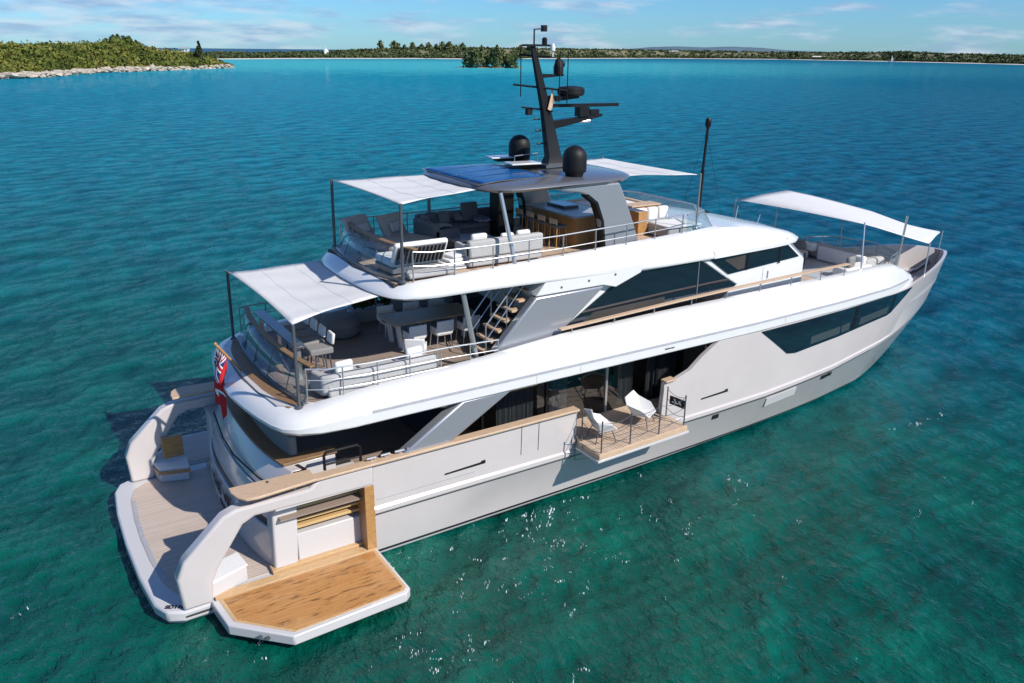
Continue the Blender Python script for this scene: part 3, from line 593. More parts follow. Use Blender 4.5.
# bow windows of the forward cabin: a dark band with panes
def strip(name, xs, bot, top, m, off, parent, n=1):
    mb = MB(); rr = []
    for x in xs:
        b, t = bot(x), top(x); rr.append([surf(x, b, off), surf(x, (b+t)/2, off), surf(x, t, off), surf(x, t, -0.03), surf(x, b, -0.03)])
    mb.loft(rr); return mb.build(name, m, parent)
wb = lambda x: lerp([(20.35, 4.05), (21.9, 2.98), (22.4, 2.90), (28.4, 3.20), (28.7, 3.28), (30.1, 4.1)], x)
wt_ = lambda x: lerp([(20.35, 4.08), (30.1, 4.13)], x)
xs_ = [20.35, 20.7, 21.2, 21.9, 22.1, 22.4, 23, 24, 25, 26, 27, 27.9, 28.4, 28.7, 29.2, 29.7, 30.08]
hw = strip('hull_window', xs_, wb, wt_, M['darkglass'], 0.012, hull)
for xa, xb in ((23.2, 25.6), (26.3, 28.3)):
    strip('cabin_view_panel', [xa+(xb-xa)*i/6 for i in range(7)], lambda x: wb(x)+0.12, lambda x: wb(x)+0.42, mat('cabin_view', (0.045, 0.06, 0.064), 0.05, spec=0.7), 0.016, hw)  # paler panel over the opaque glass, as the cabin seen inside
strip('window_mullion', [25.8, 25.9, 26.0], lambda x: wb(x)+0.03, lambda x: 4.05, M['black'], 0.022, hw)
strip('window_mullion', [28.55, 28.65], lambda x: wb(x)+0.03, lambda x: 4.05, M['black'], 0.022, hw)
# long slot vents and fairleads
for xa, za, xb, zb in ((8.05, 2.08, 9.35, 2.10), (17.75, 2.16, 19.0, 2.19)):
    hull_patch('vent_slot', [(xa, za-0.045), (xb, zb-0.045), (xb, zb+0.06), (xb-0.12, zb+0.06), (xb-0.16, zb+0.02), (xa, za+0.0)], M['boot'], 0.014)
for x, z in ((18.6, 1.27), (24.6, 1.42), (24.95, 1.45), (21.0, 1.2)):
    if x != 21.0: hull_patch('fairlead', [(x-0.14, z-0.08), (x+0.14, z-0.08), (x+0.14, z+0.08), (x-0.14, z+0.08)], M['boot'], 0.02)
hull_patch('side_hatch', [(21.2, 1.0), (22.9, 1.08), (22.9, 1.40), (21.2, 1.34)], M['hull_lt'], 0.012)
for k, x in enumerate((10.55, 11.15)):
    hull_patch('panel_seam', [(x, 1.98), (x+0.018, 1.98), (x+0.018, 2.93), (x, 2.93)], M['matblack'], 0.006)
hull_patch('stern_seam', [(6.0, 1.86), (9.0, 1.86), (9.0, 1.88), (6.0, 1.88)], M['stone'], 0.004)
# ---------------- bulwark caps in varnished teak
def cap_strip(name, xs, zf, yo, yi, h=0.07, side=-1, m='teak_cap'):
    mb = MB(); rr = []
    for x in xs:
        z = zf(x); rr.append([(x, side*yo(x), z), (x, side*yo(x), z+h), (x, side*yi(x), z+h), (x, side*yi(x), z)])
    mb.loft(rr); return mb.build(name, M[m], Y, 0.015)
for s in PORT_STBD:
    cap_strip('bulwark_cap', [4.4, 5, 6, 8, 10, 12, 12.56], lambda x: 2.95, lambda x: 3.90, lambda x: 3.58, 0.07, s)
    sw = MB(); pts = [(2.42, 3.50), (2.50, 3.80), (2.66, 3.98), (2.9, 4.03), (4.42, 3.90), (4.42, 3.30), (2.42, 3.22)]
    sw.prism([(x, s*y) for x, y in pts], 'z', 2.955, 3.03); wc = sw.build('wing_cap', M['teak_cap'], Y, 0.02)
    for x in (2.75, 3.25, 3.9):
        p_ = MB(); p_.tube([(x, s*3.72, 2.80), (x, s*3.72, 2.96)], 0.03, 8); p_.build('post', M['chrome'], wc)
    if s > 0: cap_strip('bulwark_cap', [12.56, 15, 16, 17], lambda x: 2.98, lambda x: 3.90, lambda x: 3.58, 0.07, s)
cap_strip('bulwark_cap', [16.002, 16.2, 16.42], lambda x: ztop(x, -1)+0.01, lambda x: 3.89, lambda x: 3.60, 0.06)
# ---------------- side wings at the stern, with the cut-out over the fold-down doors
wing_o = [(0.98, 0.41), (0.92, 1.30), (1.12, 1.72), (2.10, 2.62), (2.42, 2.73), (4.25, 2.75), (4.5, 2.945), (5.945, 2.945), (5.945, 2.37), (2.85, 2.42), (2.55, 2.28), (1.86, 1.28), (1.72, 0.95), (1.66, 0.41)]
for s in PORT_STBD:
    w = MB(); w.prism(wing_o, 'y', s*3.46, s*3.83); wo_ = w.build('stern_wing', M['hull'], Y, 0.07, seg=3)
    b = MB(); b.prism([(1.62, s*3.72), (1.75, s*3.0), (2.55, s*2.75), (2.62, s*3.40)], 'z', 0.42, 0.86); sb = b.build('boarding_step', M['hull_lt'], Y, 0.03)
    b = MB(); b.prism([(1.60, s*3.74), (1.73, s*2.98), (2.57, s*2.72), (2.64, s*3.42)], 'z', 0.862, 0.91); b.build('step_pad', M['fab_white'], sb, 0.015)
    b = MB(); b.prism([(1.58, s*3.70), (1.70, s*2.96), (2.59, s*2.70), (2.60, s*3.36)], 'z', 0.70, 0.80); b.build('step_trim', M['wood'], sb, 0.01)
# port wing seen from inside: short seat with varnished end
b = MB(); b.box(1.95, 2.55, 3.25, 3.42, 1.05, 1.75); b.build('wing_locker', M['wood'], Y, 0.02)
# fold-down beach doors
def beach_door(s):
    o = [(1.60, s*3.80), (1.72, s*4.9), (2.90, s*6.08), (5.78, s*5.97), (5.95, s*5.82), (5.95, s*3.80)]
    m = MB(); m.prism(o, 'z', 0.17, 0.44); d = m.build('beach_door', M['hull_lt'], Y, 0.035)
    i = [(1.78, s*3.84), (1.88, s*4.84), (2.97, s*5.95), (5.74, s*5.86), (5.87, s*5.75), (5.87, s*3.84)]
    def sc_(p, f):
        cx, cy = 4.0, s*4.85; return [(cx+(x-cx)*f, cy+(y-cy)*f) for x, y in p]
    m = MB(); m.prism(i, 'z', 0.43, 0.450); m.build('teak_frame', M['teak_frame'] if s < 0 else M['teak_grey'], d, smooth=False)
    m = MB(); m.prism(sc_(i, 0.955), 'z', 0.445, 0.458); m.build('teak_panel', M['teak_gold'] if s < 0 else M['teak_grey'], d, smooth=False)
    if s < 0:
        m = MB()
        for dx in (-0.07, 0.07): m.lathe((2.35+dx, -5.60-dx*0.9, 0.31), [(0.05, -0.02), (0.05, 0.02)], 12, axis='y')
        m.build('latch', M['dark_grey'], d)
    return d
for s in PORT_STBD: beach_door(s)
b = MB(); b.box(1.72, 5.93, -3.83, -3.55, 0.36, 0.47); b.build('door_sill', M['teak_frame'], Y, 0.01)
# ---------------- transom block and beach club
TR = [(2.96, .42), (2.93, .9), (3.0, 1.5), (3.06, 1.60), (3.10, 1.9), (3.24, 2.4), (3.42, 2.78), (3.62, 3.02)]
def tr_x(y): return 0.30*(abs(y)/2.9)**2.6
def transom_band(name, prof, m, off=0.0, thick=0.25, yy=None, parent=Y, bevel=0.02):
    ys = yy or [-3.2, -3.05, -2.78, -2.5, -2, -1.4, -.7, 0, .7, 1.4, 2, 2.5, 2.78, 3.05, 3.2]; mb = MB(); rr = []
    for y in ys: rr.append([(x-off+tr_x(y), y, z) for x, z in prof]+[(prof[-1][0]+thick+tr_x(y), y, prof[-1][1]), (prof[0][0]+thick+tr_x(y), y, prof[0][1])])
    mb.loft(rr); return mb.build(name, m, parent, bevel)
transom_band('transom_core', [(3.02, .42), (3.0, .9), (3.08, 1.6), (3.3, 2.4), (3.66, 3.0)], M['boot'], thick=0.35, bevel=0)
TRD = transom_band('transom_door', TR[:3], M['hull'], 0.0)
transom_band('transom_upper_panel', [(3.09, 1.66), (3.12, 1.95), (3.22, 2.32)], M['hull'])
transom_band('transom_top_panel', [(3.25, 2.37), (3.42, 2.72), (3.64, 3.02)], M['hull'])
def tr_text(body, size, z, y0, name):
    # wrapped letter by letter along the curved transom
    for k, ch in enumerate(body):
        if ch == ' ': continue
        y = y0-k*size*0.72; x = 2.93+tr_x(y)-0.008
        sl = math.atan2(tr_x(y+0.05)-tr_x(y-0.05), 0.1)
        Mx = Matrix.Translation((x, y, z)) @ Matrix.Rotation(-sl, 4, 'Z') @ Matrix(((0, 0, -1, 0), (-1, 0, 0, 0), (0, 1, 0, 0), (0, 0, 0, 1)))
        text_mesh(name, ch, size, M['matblack'], TRD, Mx, 0.004, bold=0.015)
tr_text('THE WOW', 0.50, 1.12, 1.15, 'name_letter')
tr_text('VALLETTA', 0.22, 0.70, 0.45, 'port_letter')
# white side body of the beach club with niche of slatted steps facing starboard
for s in PORT_STBD:
    b = MB(); b.prism([(3.30, .45), (3.36, 2.38), (4.02, 2.38), (3.92, 0.45)], 'y', s*2.9, s*3.42); b.build('beach_club_pillar', M['hull_lt'], Y, 0.06, seg=3)
    b = MB(); b.box(3.95, 5.70, s*3.05, s*3.36, .45, 1.30); b.build('beach_club_panel', M['hull_lt'], Y, 0.03)
    b = MB(); b.box(3.95, 5.93, s*2.0, s*2.5, .42, 2.38); b.build('beach_club_niche', M['interior'], Y)
    b = MB(); b.box(3.22, 5.72, s*3.2, s*3.50, .418, .53); b.build('plinth', M['teak_frame'], Y, 0.01)
    for z in (1.42, 1.62, 1.98):
        b = MB(); b.box(3.98, 5.70, s*2.95, s*3.30, z, z+0.075); b.build('niche_shelf', M['gold'], Y, 0.01)
    b = MB(); b.box(5.68, 5.945, s*2.5, s*3.80, .46, 2.375); b.build('bulkhead', M['wood'], Y, 0.01)
    b = MB(); b.box(3.36, 5.94, s*2.4, s*3.8, 2.377, 2.43); b.build('opening_head', M['hull_lt'], Y)
b = MB(); b.box(3.45, 5.94, -2.0, 2.0, .42, 1.9); b.build('beach_club_core', M['interior'], Y)
# ---------------- main deck aft
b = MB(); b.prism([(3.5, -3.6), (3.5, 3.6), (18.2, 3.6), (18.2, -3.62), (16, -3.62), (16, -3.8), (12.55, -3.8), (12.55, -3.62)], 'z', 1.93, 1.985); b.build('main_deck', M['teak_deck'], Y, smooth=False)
b = MB(); b.box(12.56, 15.98, -3.84, -2.6, 1.98, 1.992); b.build('side_deck', M['teak_lt'], Y, smooth=False)
# aft bench with teak rim
def arc_band(name, x0, w, z0, z1, m, ymax=2.75, parent=Y, bevel=0.015):
    mb = MB(); rr = []
    for k in range(13):
        y = -ymax+2*ymax*k/12; x = x0+tr_x(y); rr.append([(x, y, z0), (x, y, z1), (x+w, y, z1), (x+w, y, z0)])
    mb.loft(rr); return mb.build(name, m, parent, bevel)
arc_band('bench_rim', 3.60, 0.50, 3.03, 3.10, M['teak_dark'], 2.80)
arc_band('bench_back', 4.02, 0.20, 2.4, 3.62, M['fab_mid'], 2.5, bevel=0.06)
arc_band('bench_seat', 4.22, 0.65, 2.0, 2.45, M['fab_mid'], 2.5, bevel=0.06)
for s in PORT_STBD:
    b = MB(); b.box(3.9, 5.35, s*2.42, s*2.86, 3.032, 3.104); b.build('bench_rim_return', M['teak_dark'], Y, 0.015)
    b = MB(); b.box(4.0, 5.30, s*2.46, s*2.84, 1.98, 3.02); b.build('bench_side', M['hull_lt'], Y, 0.02)
# black gate rail and cleats on the cap
b = MB()
for x in (4.75, 5.05): pass
b.tube([(4.75, -3.55, 3.02), (4.75, -3.55, 3.42), (4.82, -3.55, 3.50), (5.65, -3.55, 3.50), (5.72, -3.55, 3.42), (5.72, -3.55, 3.02)], 0.04, 8)
b.tube([(4.75, -3.55, 3.16), (5.72, -3.55, 3.16)], 0.03, 8); b.build('boarding_gate', M['black'], Y)
for x in (5.95, 6.35, 6.75, 7.1):
    b = MB(); b.tube([(x-0.13, -3.70, 3.10), (x+0.13, -3.70, 3.10)], 0.035, 8); b.tube([(x, -3.70, 3.02), (x, -3.70, 3.10)], 0.045, 8); b.build('cleat', M['chrome'], Y)
# thin black hose running down the transom
b = MB(); b.tube([(3.35, 2.1, 2.78), (3.22, 0.6, 2.60), (3.2, -0.6, 2.58), (3.42, -2.2, 2.55), (3.55, -2.95, 2.6), (3.5, -3.3, 2.9), (3.3, -3.45, 3.05)], 0.025, 6); b.build('hose', M['matblack'], Y)
# ---------------- saloon
b = MB(); b.prism([(8.6, -2.62), (17.95, -2.62), (17.95, 2.62), (8.6, 2.62)], 'z', 1.985, 2.0); b.build('saloon_floor', M['interior_wood'], Y)
b = MB(); b.box(8.6, 18.0, 1.6, 1.7, 2.0, 4.1); b.box(17.9, 18.0, -3.6, 3.6, 2.0, 4.12); b.build('saloon_lining', M['interior'], Y)
gl = MB(); gl.box(8.6, 17.9, -2.64, -2.62, 2.0, 4.13); SG = gl.build('saloon_glazing', M['tinted'], Y, smooth=False)
gl = MB(); gl.box(8.58, 8.60, -2.62, 2.62, 2.0, 4.13); gl.build('aft_door_glass', M['darkglass'], Y, smooth=False)
for x in (9.9, 12.2, 14.55, 16.7):
    b = MB(); b.box(x-0.04, x+0.04, -2.68, -2.60, 2.0, 4.12); b.build('mullion', M['chrome'] if x == 14.55 else M['black'], SG)
b = MB(); b.box(8.6, 17.9, -2.68, -2.60, 3.98, 4.13); b.build('head_rail', M['black'], SG)
def curtain(x0, x1, y):
    mb = MB(); n = int((x1-x0)/0.05); rr = [[(x0+(x1-x0)*k/n, y+0.05*math.sin(k*1.9), 2.02), (x0+(x1-x0)*k/n, y+0.05*math.sin(k*1.9), 3.95)] for k in range(n+1)]
    mb.loft(rr, closed=False, cap=False); return mb.build('curtain', M['fab_light'], Y, ang=80)
for a, c in ((10.5, 11.8), (12.45, 13.1), (15.2, 15.8), (16.4, 17.75)): curtain(a, c, -2.46)
b = MB(); b.box(9.2, 11.6, -1.2, 0.2, 2.0, 2.45); b.box(9.2, 11.6, 0.2, 0.5, 2.0, 2.85); b.build('saloon_sofa', M['fab_mid'], Y, 0.06)
b = MB(); b.box(13.2, 15.6, -0.9, 0.5, 2.66, 2.74); b.tube([(14.4, -0.2, 2.0), (14.4, -0.2, 2.7)], 0.2, 12); b.build('saloon_table', M['interior_wood'], Y, 0.02)
b = MB(); b.box(12.6, 17.6, -1.3, 1.5, 2.0, 2.012); b.build('saloon_carpet', M['fab_taupe'], Y)
# grey raked strut beside the saloon
b = MB(); b.prism([(6.78, 2.98), (8.22, 2.98), (10.28, 4.14), (8.66, 4.14)], 'y', -3.80, -3.42); b.build('raked_strut', M['grey_metal'], Y, 0.06)
b = MB(); b.prism([(6.78, 2.98), (8.22, 2.98), (10.28, 4.14), (8.66, 4.14)], 'y', 3.42, 3.80); b.build('raked_strut', M['grey_metal'], Y, 0.06)
for k in range(3):
    b = MB(); b.box(8.75, 9.85, -2.70, -2.66, 3.02+0.13*k, 3.08+0.13*k); b.build('louvre', M['stone'], Y)
# ---------------- folding terrace
T = MB(); T.prism([(12.50, -3.87), (12.50, -4.98), (16.15, -4.82), (16.15, -3.87)], 'z', 1.80, 1.96); TE = T.build('side_terrace', M['teak_cap'], Y, 0.01)
T = MB(); T.prism([(12.53, -3.86), (12.53, -4.95), (16.12, -4.79), (16.12, -3.86)], 'z', 1.958, 1.985); T.build('terrace_planks', M['teak_lt'], TE, smooth=False)
T = MB(); T.prism([(12.45, -3.87), (12.45, -5.0), (16.2, -4.85), (16.2, -3.87)], 'z', 1.72, 1.80); T.build('terrace_underside', M['hull_lt'], TE, 0.01)
posts = [(12.62, -3.95), (12.62, -4.9), (13.75, -4.86), (14.95, -4.80), (16.05, -4.74), (16.05, -3.92)]
for x, y in posts:
    p_ = MB(); p_.tube([(x, y, 1.98), (x, y, 2.98)], 0.022, 8); p_.ell((x, y, 2.98), (0.03, 0.03, 0.03), 8, 5); p_.build('terrace_post', M['dark_grey'], TE)
for zz in (2.28, 2.6, 2.92):
    p_ = MB(); pts = []
    for (a, b_) in zip(posts, posts[1:]):
        for k in range(6): f = k/6; pts.append((a[0]+(b_[0]-a[0])*f, a[1]+(b_[1]-a[1])*f, zz-0.10*math.sin(math.pi*f)))
    pts.append((*posts[-1], zz)); p_.tube(pts, 0.009, 5); p_.build('terrace_rope', M['dark_grey'], TE)
p_ = MB(); p_.tube([(12.50, -4.6, 1.75), (12.46, -3.86, 1.35), (12.45, -3.86, 2.2), (12.50, -4.2, 1.85)], 0.015, 6); p_.build('terrace_stay', M['dark_grey'], TE)
# ---------------- upper deck band (white coaming all round)
def half_out(x): return lerp([(3.3, 0), (5.3, 3.86), (20, 3.86), (22, 3.80), (25, 3.70), (28, 3.46), (29.3, 3.18), (30.2, 2.92), (30.7, 2.74)], x)
st_c = [(3.30, 0.0), (3.32, 0.8), (3.40, 1.6), (3.52, 2.35), (3.66, 2.98), (3.84, 3.38), (4.15, 3.66), (4.65, 3.81), (5.4, 3.86)]
sd_c = [(x, half_out(x)) for x in (6.5, 8, 9.5, 11, 12.2, 14, 16, 18, 20, 21.5, 23, 24.5, 26, 27, 28, 28.8, 29.4, 29.9, 30.3, 30.55)]
pathS = [(x, -y) for x, y in (st_c+sd_c)][::-1]+[(x, y) for x, y in (st_c+sd_c)][1:]
def crest(x): return lerp([(4.3, 4.72), (6.5, 4.92), (9, 5.02), (12.2, 5.26), (16, 5.34), (20, 5.36), (24, 5.34), (27.5, 5.28), (28.9, 5.20), (29.6, 5.0), (30.2, 4.70), (30.55, 4.36)], x)
def band(path, prof):
    rr = []
    for i, p in enumerate(path):
        a = Vector((*path[max(i-1, 0)], 0)); b = Vector((*path[min(i+1, len(path)-1)], 0)); t = (b-a).normalized(); nrm = Vector((t.y, -t.x, 0))
        if nrm.dot(Vector((14-p[0], -p[1]*3, 0)) if p[0] < 6 else Vector((0, -p[1], 0))) < 0: nrm = -nrm
        rr.append([(p[0]+nrm.x*d, p[1]+nrm.y*d, z) for d, z in prof(p[0], p[1])])
    return rr
def prof_up(x, y):
    zc = crest(x); s = max(0, min(1, (5.0-x)/1.0)); z0 = 4.14
    side = [(0.40, z0), (0.02, z0), (0.0, z0+0.03), (0.0, min(zc-0.05, z0+0.29)), (0.05, min(zc-0.03, z0+0.34)), (0.06, min(zc-0.02, z0+0.40)), (0.20, zc-0.16*min(1, (zc-4.3))), (0.30, zc-0.06*min(1, (zc-4.3))), (0.52, zc), (0.66, zc-0.01), (0.70, min(zc-0.04, 4.66)), (0.75, 4.30)]
    stern = [(0.55, 4.10), (0.10, 4.12), (0.0, 4.22), (0.0, 4.30), (0.06, 4.38), (0.12, 4.44), (0.25, 4.54), (0.42, 4.60), (0.62, 4.62), (0.90, 4.64), (1.00, 4.66), (1.02, 4.40)]
    return [(a[0]*(1-s)+b[0]*s, a[1]*(1-s)+b[1]*s) for a, b in zip(side, stern)]
ub = MB(); ub.loft(band(pathS, prof_up)); UB = ub.build('upper_deck_coaming', M['white'], Y, ang=32)
# crease shadow line and small builder lettering
cl = MB(); cl.loft([[(x, -(half_out(x)+0.010), 4.420), (x, -(half_out(x)-0.05), 4.420), (x, -(half_out(x)-0.05), 4.475), (x, -(half_out(x)+0.002), 4.475)] for x in (6, 8, 10, 12, 14, 16, 18, 20, 21.5, 23, 24.5, 26, 27, 28, 28.8, 29.4, 29.9)]); cl.build('crease_shadow_line', M['stone'], UB)
text_mesh('builder_lettering', 'Sanlorenzo', 0.09, M['matblack'], UB, Matrix.Translation((16.05, -3.868, 4.30)) @ Matrix.Rotation(R(90), 4, 'X'), 0.003)
for x in (11.0, 12.55, 21.5):
    s_ = MB(); s_.tube([(x, -half_out(x)-0.001, 4.20), (x, -half_out(x)-0.001, 4.44)], 0.006, 4); s_.tube([(x, -half_out(x)+0.10, 4.64), (x, -half_out(x)+0.26, crest(x)-0.14)], 0.006, 4); s_.build('panel_seam', M['stone'], UB)
# upper deck slab + teak
slab = [(x+0.55, -max(0, y-0.45)) for x, y in st_c[1:]][::-1]; slab = [(3.95, -2.6), (4.5, -3.15), (5.4, -3.3), (20, -3.3), (24, -3.12), (28, -2.9), (29.2, -2.6), (30.4, -2.35), (30.4, 2.35), (29.2, 2.6), (28, 2.9), (24, 3.12), (20, 3.3), (5.4, 3.3), (4.5, 3.15), (3.95, 2.6), (3.8, 1.4), (3.75, 0), (3.8, -1.4)]
b = MB(); b.prism(slab, 'z', 4.12, 4.64); b.build('upper_deck', M['hull_lt'], Y, smooth=False)
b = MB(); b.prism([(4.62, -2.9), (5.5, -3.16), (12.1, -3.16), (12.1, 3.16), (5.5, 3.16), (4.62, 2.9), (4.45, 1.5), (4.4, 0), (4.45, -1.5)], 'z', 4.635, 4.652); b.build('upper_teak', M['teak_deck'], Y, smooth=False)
# teak margin outside the stern glass
mb = MB(); rr = []
for k in range(17):
    y = -2.9+5.8*k/16; x = lerp([(0, 3.30), (1.6, 3.40), (2.3, 3.54), (2.9, 3.76)], abs(y)); rr.append([(x+0.40, y, 4.612), (x+0.40, y, 4.632), (x+0.92, y*0.985, 4.660), (x+0.92, y*0.985, 4.63)])
mb.loft(rr); mb.build('teak_margin', M['teak_dark'], Y, smooth=False)
# curved glass screens with a teak rail : upper deck and sun deck
def screen(name, base, top, zb, zt, cap_m, n=5):
    g = MB(); N_ = 24; lb, ltp = [], []
    for k in range(N_+1):
        f = -1+2*k/N_; yb = base[2]*f; xb = base[0]+base[1]*abs(f)**2.3; yt_ = top[2]*f; xt = top[0]+top[1]*abs(f)**2.3
        lb.append((xb, yb, zb)); ltp.append((xt, yt_, zt))
    g.loft([[a, b] for a, b in zip(lb, ltp)], closed=False, cap=False); G = g.build(name, M['glass'], Y, solid=0.012)
    c = MB(); c.loft([[(p[0]-0.07, p[1]*1.01, p[2]), (p[0]-0.07, p[1]*1.01, p[2]+0.05), (p[0]+0.09, p[1]*0.985, p[2]+0.05), (p[0]+0.09, p[1]*0.985, p[2])] for p in ltp]); c.build('screen_rail', M[cap_m], G, 0.012)
    c = MB(); c.loft([[(p[0]-0.04, p[1]*1.01, p[2]-0.03), (p[0]-0.04, p[1]*1.01, p[2]+0.05), (p[0]+0.05, p[1]*0.99, p[2]+0.05), (p[0]+0.05, p[1]*0.99, p[2]-0.03)] for p in lb]); c.build('screen_foot', M['dark_grey'], G)
    for k in range(1, n):
        i = int(N_*k/n); c = MB(); c.tube([lb[i], ltp[i]], 0.012, 6); c.build('glass_joint', M['dark_grey'], G)
        c = MB(); a = Vector(lb[i]); t = Vector(ltp[i]); q = t+Vector((0.35, 0, -(zt-zb)+0.05)); c.tube([t, q], 0.015, 6); c.build('stay', M['chrome'], G)
    return G
screen('stern_glass_screen', (4.26, 0.28, 3.0), (4.55, 0.28, 2.95), 4.68, 5.58, 'teak_dark')
screen('sun_deck_glass_screen', (7.32, 0.30, 2.42), (7.72, 0.30, 2.42), 7.28, 8.08, 'teak_dark', 4)
# side rails
def rail(name, pts, post_every, hs, r=0.022, parent=Y, zfoot=None, m='chrome'):
    b = MB(); b.tube(pts, r, 8); Rr = b.build(name, M[m], parent)
    P = [Vector(p) for p in pts]; seg = 0; acc = 0
    for h in hs:
        b = MB(); b.tube([p-Vector((0, 0, h)) for p in P], r*0.6, 6); b.build('mid_rail', M[m], Rr)
    L_ = sum((b-a).length for a, b in zip(P, P[1:])); n = max(2, int(L_/post_every)+1)
    for k in range(n+1):
        d = L_*k/n; q = P[0]
        for a, b_ in zip(P, P[1:]):
            l = (b_-a).length
            if d <= l+1e-6: q = a+(b_-a)*(d/l); break
            d -= l
        zf = zfoot(q.x) if zfoot else q.z-0.8
        c = MB(); c.tube([q, (q.x, q.y, zf)], r*0.9, 6); c.build('stanchion', M[m], Rr)
    return Rr
for s in PORT_STBD:
    rail('upper_deck_rail', [(4.62, s*3.0, 5.60), (5.1, s*3.22, 5.58), (6.2, s*3.30, 5.56), (8.4, s*3.28, 5.55), (10.1, s*3.22, 5.46)], 0.95, (0.3, 0.55), zfoot=lambda x: crest(x)-0.06)
    rail('sun_deck_rail', [(7.85, s*2.58, 8.10), (8.3, s*2.68, 8.06), (10, s*2.72, 8.04), (12.5, s*2.72, 8.06), (15, s*2.70, 8.14), (17.4, s*2.62, 8.22)], 1.35, (0.38,), zfoot=lambda x: lerp([(7.3, 7.29), (12, 7.43), (18.8, 7.62)], x)-0.03)
# ---------------- wheelhouse / owner's cabin
whx = [(12.3, 4.64), (11.9, 5.6), (11.5, 6.5), (11.9, 6.92), (22.2, 6.92), (23.35, 6.1), (23.35, 4.64)]
b = MB(); b.prism(whx, 'y', -2.84, 2.84); WH = b.build('wheelhouse', M['white'], Y, 0.04)
def wpanel(name, poly, y, m, d=0.03, s=-1, parent=WH, bevel=0.0):
    b = MB(); b.prism(poly, 'y', s*y, s*(y+d)); return b.build(name, M[m], parent, bevel)
for s in PORT_STBD:
    gw = wpanel('grey_quarter_panel', [(10.05, 5.02), (11.46, 6.44), (13.96, 6.44), (12.45, 5.30), (12.3, 5.02)], 2.78, 'grey_metal', 0.30, s, Y, 0.05)
    b = MB(); b.prism([(11.9, 6.95), (11.46, 6.46), (13.90, 6.46), (14.4, 6.33), (15.38, 6.66), (15.5, 6.95)], 'y', s*2.80, s*3.06); b.build('white_quarter_panel', M['white'], Y, 0.03)
    for x, z in ((12.35, 6.62), (13.35, 6.68), (14.35, 6.74)):
        b = MB(); b.lathe((x, s*3.065, z), [(0.035, -0.01), (0.035, 0.01)], 10, axis='y'); b.build('porthole_light', M['dark_grey'], Y)
    w1 = wpanel('side_window', [(12.35, 5.0), (12.7, 5.32), (14.36, 6.30), (15.40, 6.62), (18.2, 6.66), (19.92, 5.62), (19.2, 5.22), (18.6, 5.0)], 2.845, 'darkglass', 0.03, s)
    wpanel('window_view', [(13.3, 5.36), (13.75, 5.6), (16.6, 5.66), (16.6, 5.40)], 2.877, 'interior', 0.004, s, w1)
    b = MB(); b.tube([(18.02, s*2.885, 5.0), (18.02, s*2.885, 6.66)], 0.018, 6); b.tube([(18.15, s*2.885, 6.66), (19.85, s*2.885, 5.64)], 0.022, 6); b.build('window_bar', M['chrome'], w1)
    w2 = wpanel('bridge_window', [(18.5, 6.66), (22.35, 6.70), (23.0, 6.22), (19.45, 6.02)], 2.845, 'darkglass', 0.03, s)
    for xa in (20.3, 21.9):
        b = MB(); b.prism([(xa, 6.06+0.02*(xa-20)), (xa+0.09, 6.06+0.02*(xa-20)), (xa+0.09, 6.68), (xa, 6.68)], 'y', s*2.876, s*2.886); b.build('mullion', M['black'], w2)
    wpanel('window_view', [(19.9, 6.12), (20.2, 6.14), (20.2, 6.6), (19.2, 6.55)], 2.877, 'interior', 0.004, s, w2)
    b = MB(); b.tube([(21.45, s*2.86, 5.62), (21.45, s*2.86, 5.88)], 0.02, 6); b.build('door_handle', M['chrome'], WH)
    b = MB(); b.tube([(21.2, s*2.843, 5.36), (21.2, s*2.843, 6.02)], 0.008, 4); b.build('door_seam', M['stone'], WH)
b = MB(); b.add([(22.42, -2.7, 6.86), (23.30, -2.7, 6.16), (23.30, 2.7, 6.16), (22.42, 2.7, 6.86)], [(0, 1, 2, 3)]); ws = b.build('windshield', M['darkglass'], WH, solid=0.05)
for y in (-2.72, -0.9, 0.9, 2.72):
    b = MB(); b.tube([(22.36, y, 6.88), (23.36, y, 6.12)], 0.06, 6); b.build('pillar', M['grey_metal'], ws)
# teak handrail along the side
for s in PORT_STBD:
    b = MB(); rr = []
    for x in [12.15, 13, 15, 17, 19, 21, 23, 24, 25.4]:
        y = min(3.30, half_out(x)-0.42); z = lerp([(12.15, 5.40), (17.7, 5.60), (23.7, 5.70), (28, 5.66)], x); rr.append([(x, s*(y-0.09), z), (x, s*(y-0.09), z+0.05), (x, s*(y+0.09), z+0.05), (x, s*(y+0.09), z)])
    b.loft(rr); tr = b.build('teak_handrail', M['teak_cap'], Y, 0.012)
    for x in (12.6, 14.2, 15.8, 17.4, 19.0, 20.6, 22.2, 23.8, 25.2):
        y = min(3.30, half_out(x)-0.42); z = lerp([(12.15, 5.40), (17.7, 5.60), (23.7, 5.70), (28, 5.66)], x); b = MB(); b.tube([(x, s*y, crest(x)-0.08), (x, s*y, z)], 0.022, 6); b.build('stanchion', M['chrome'], tr)
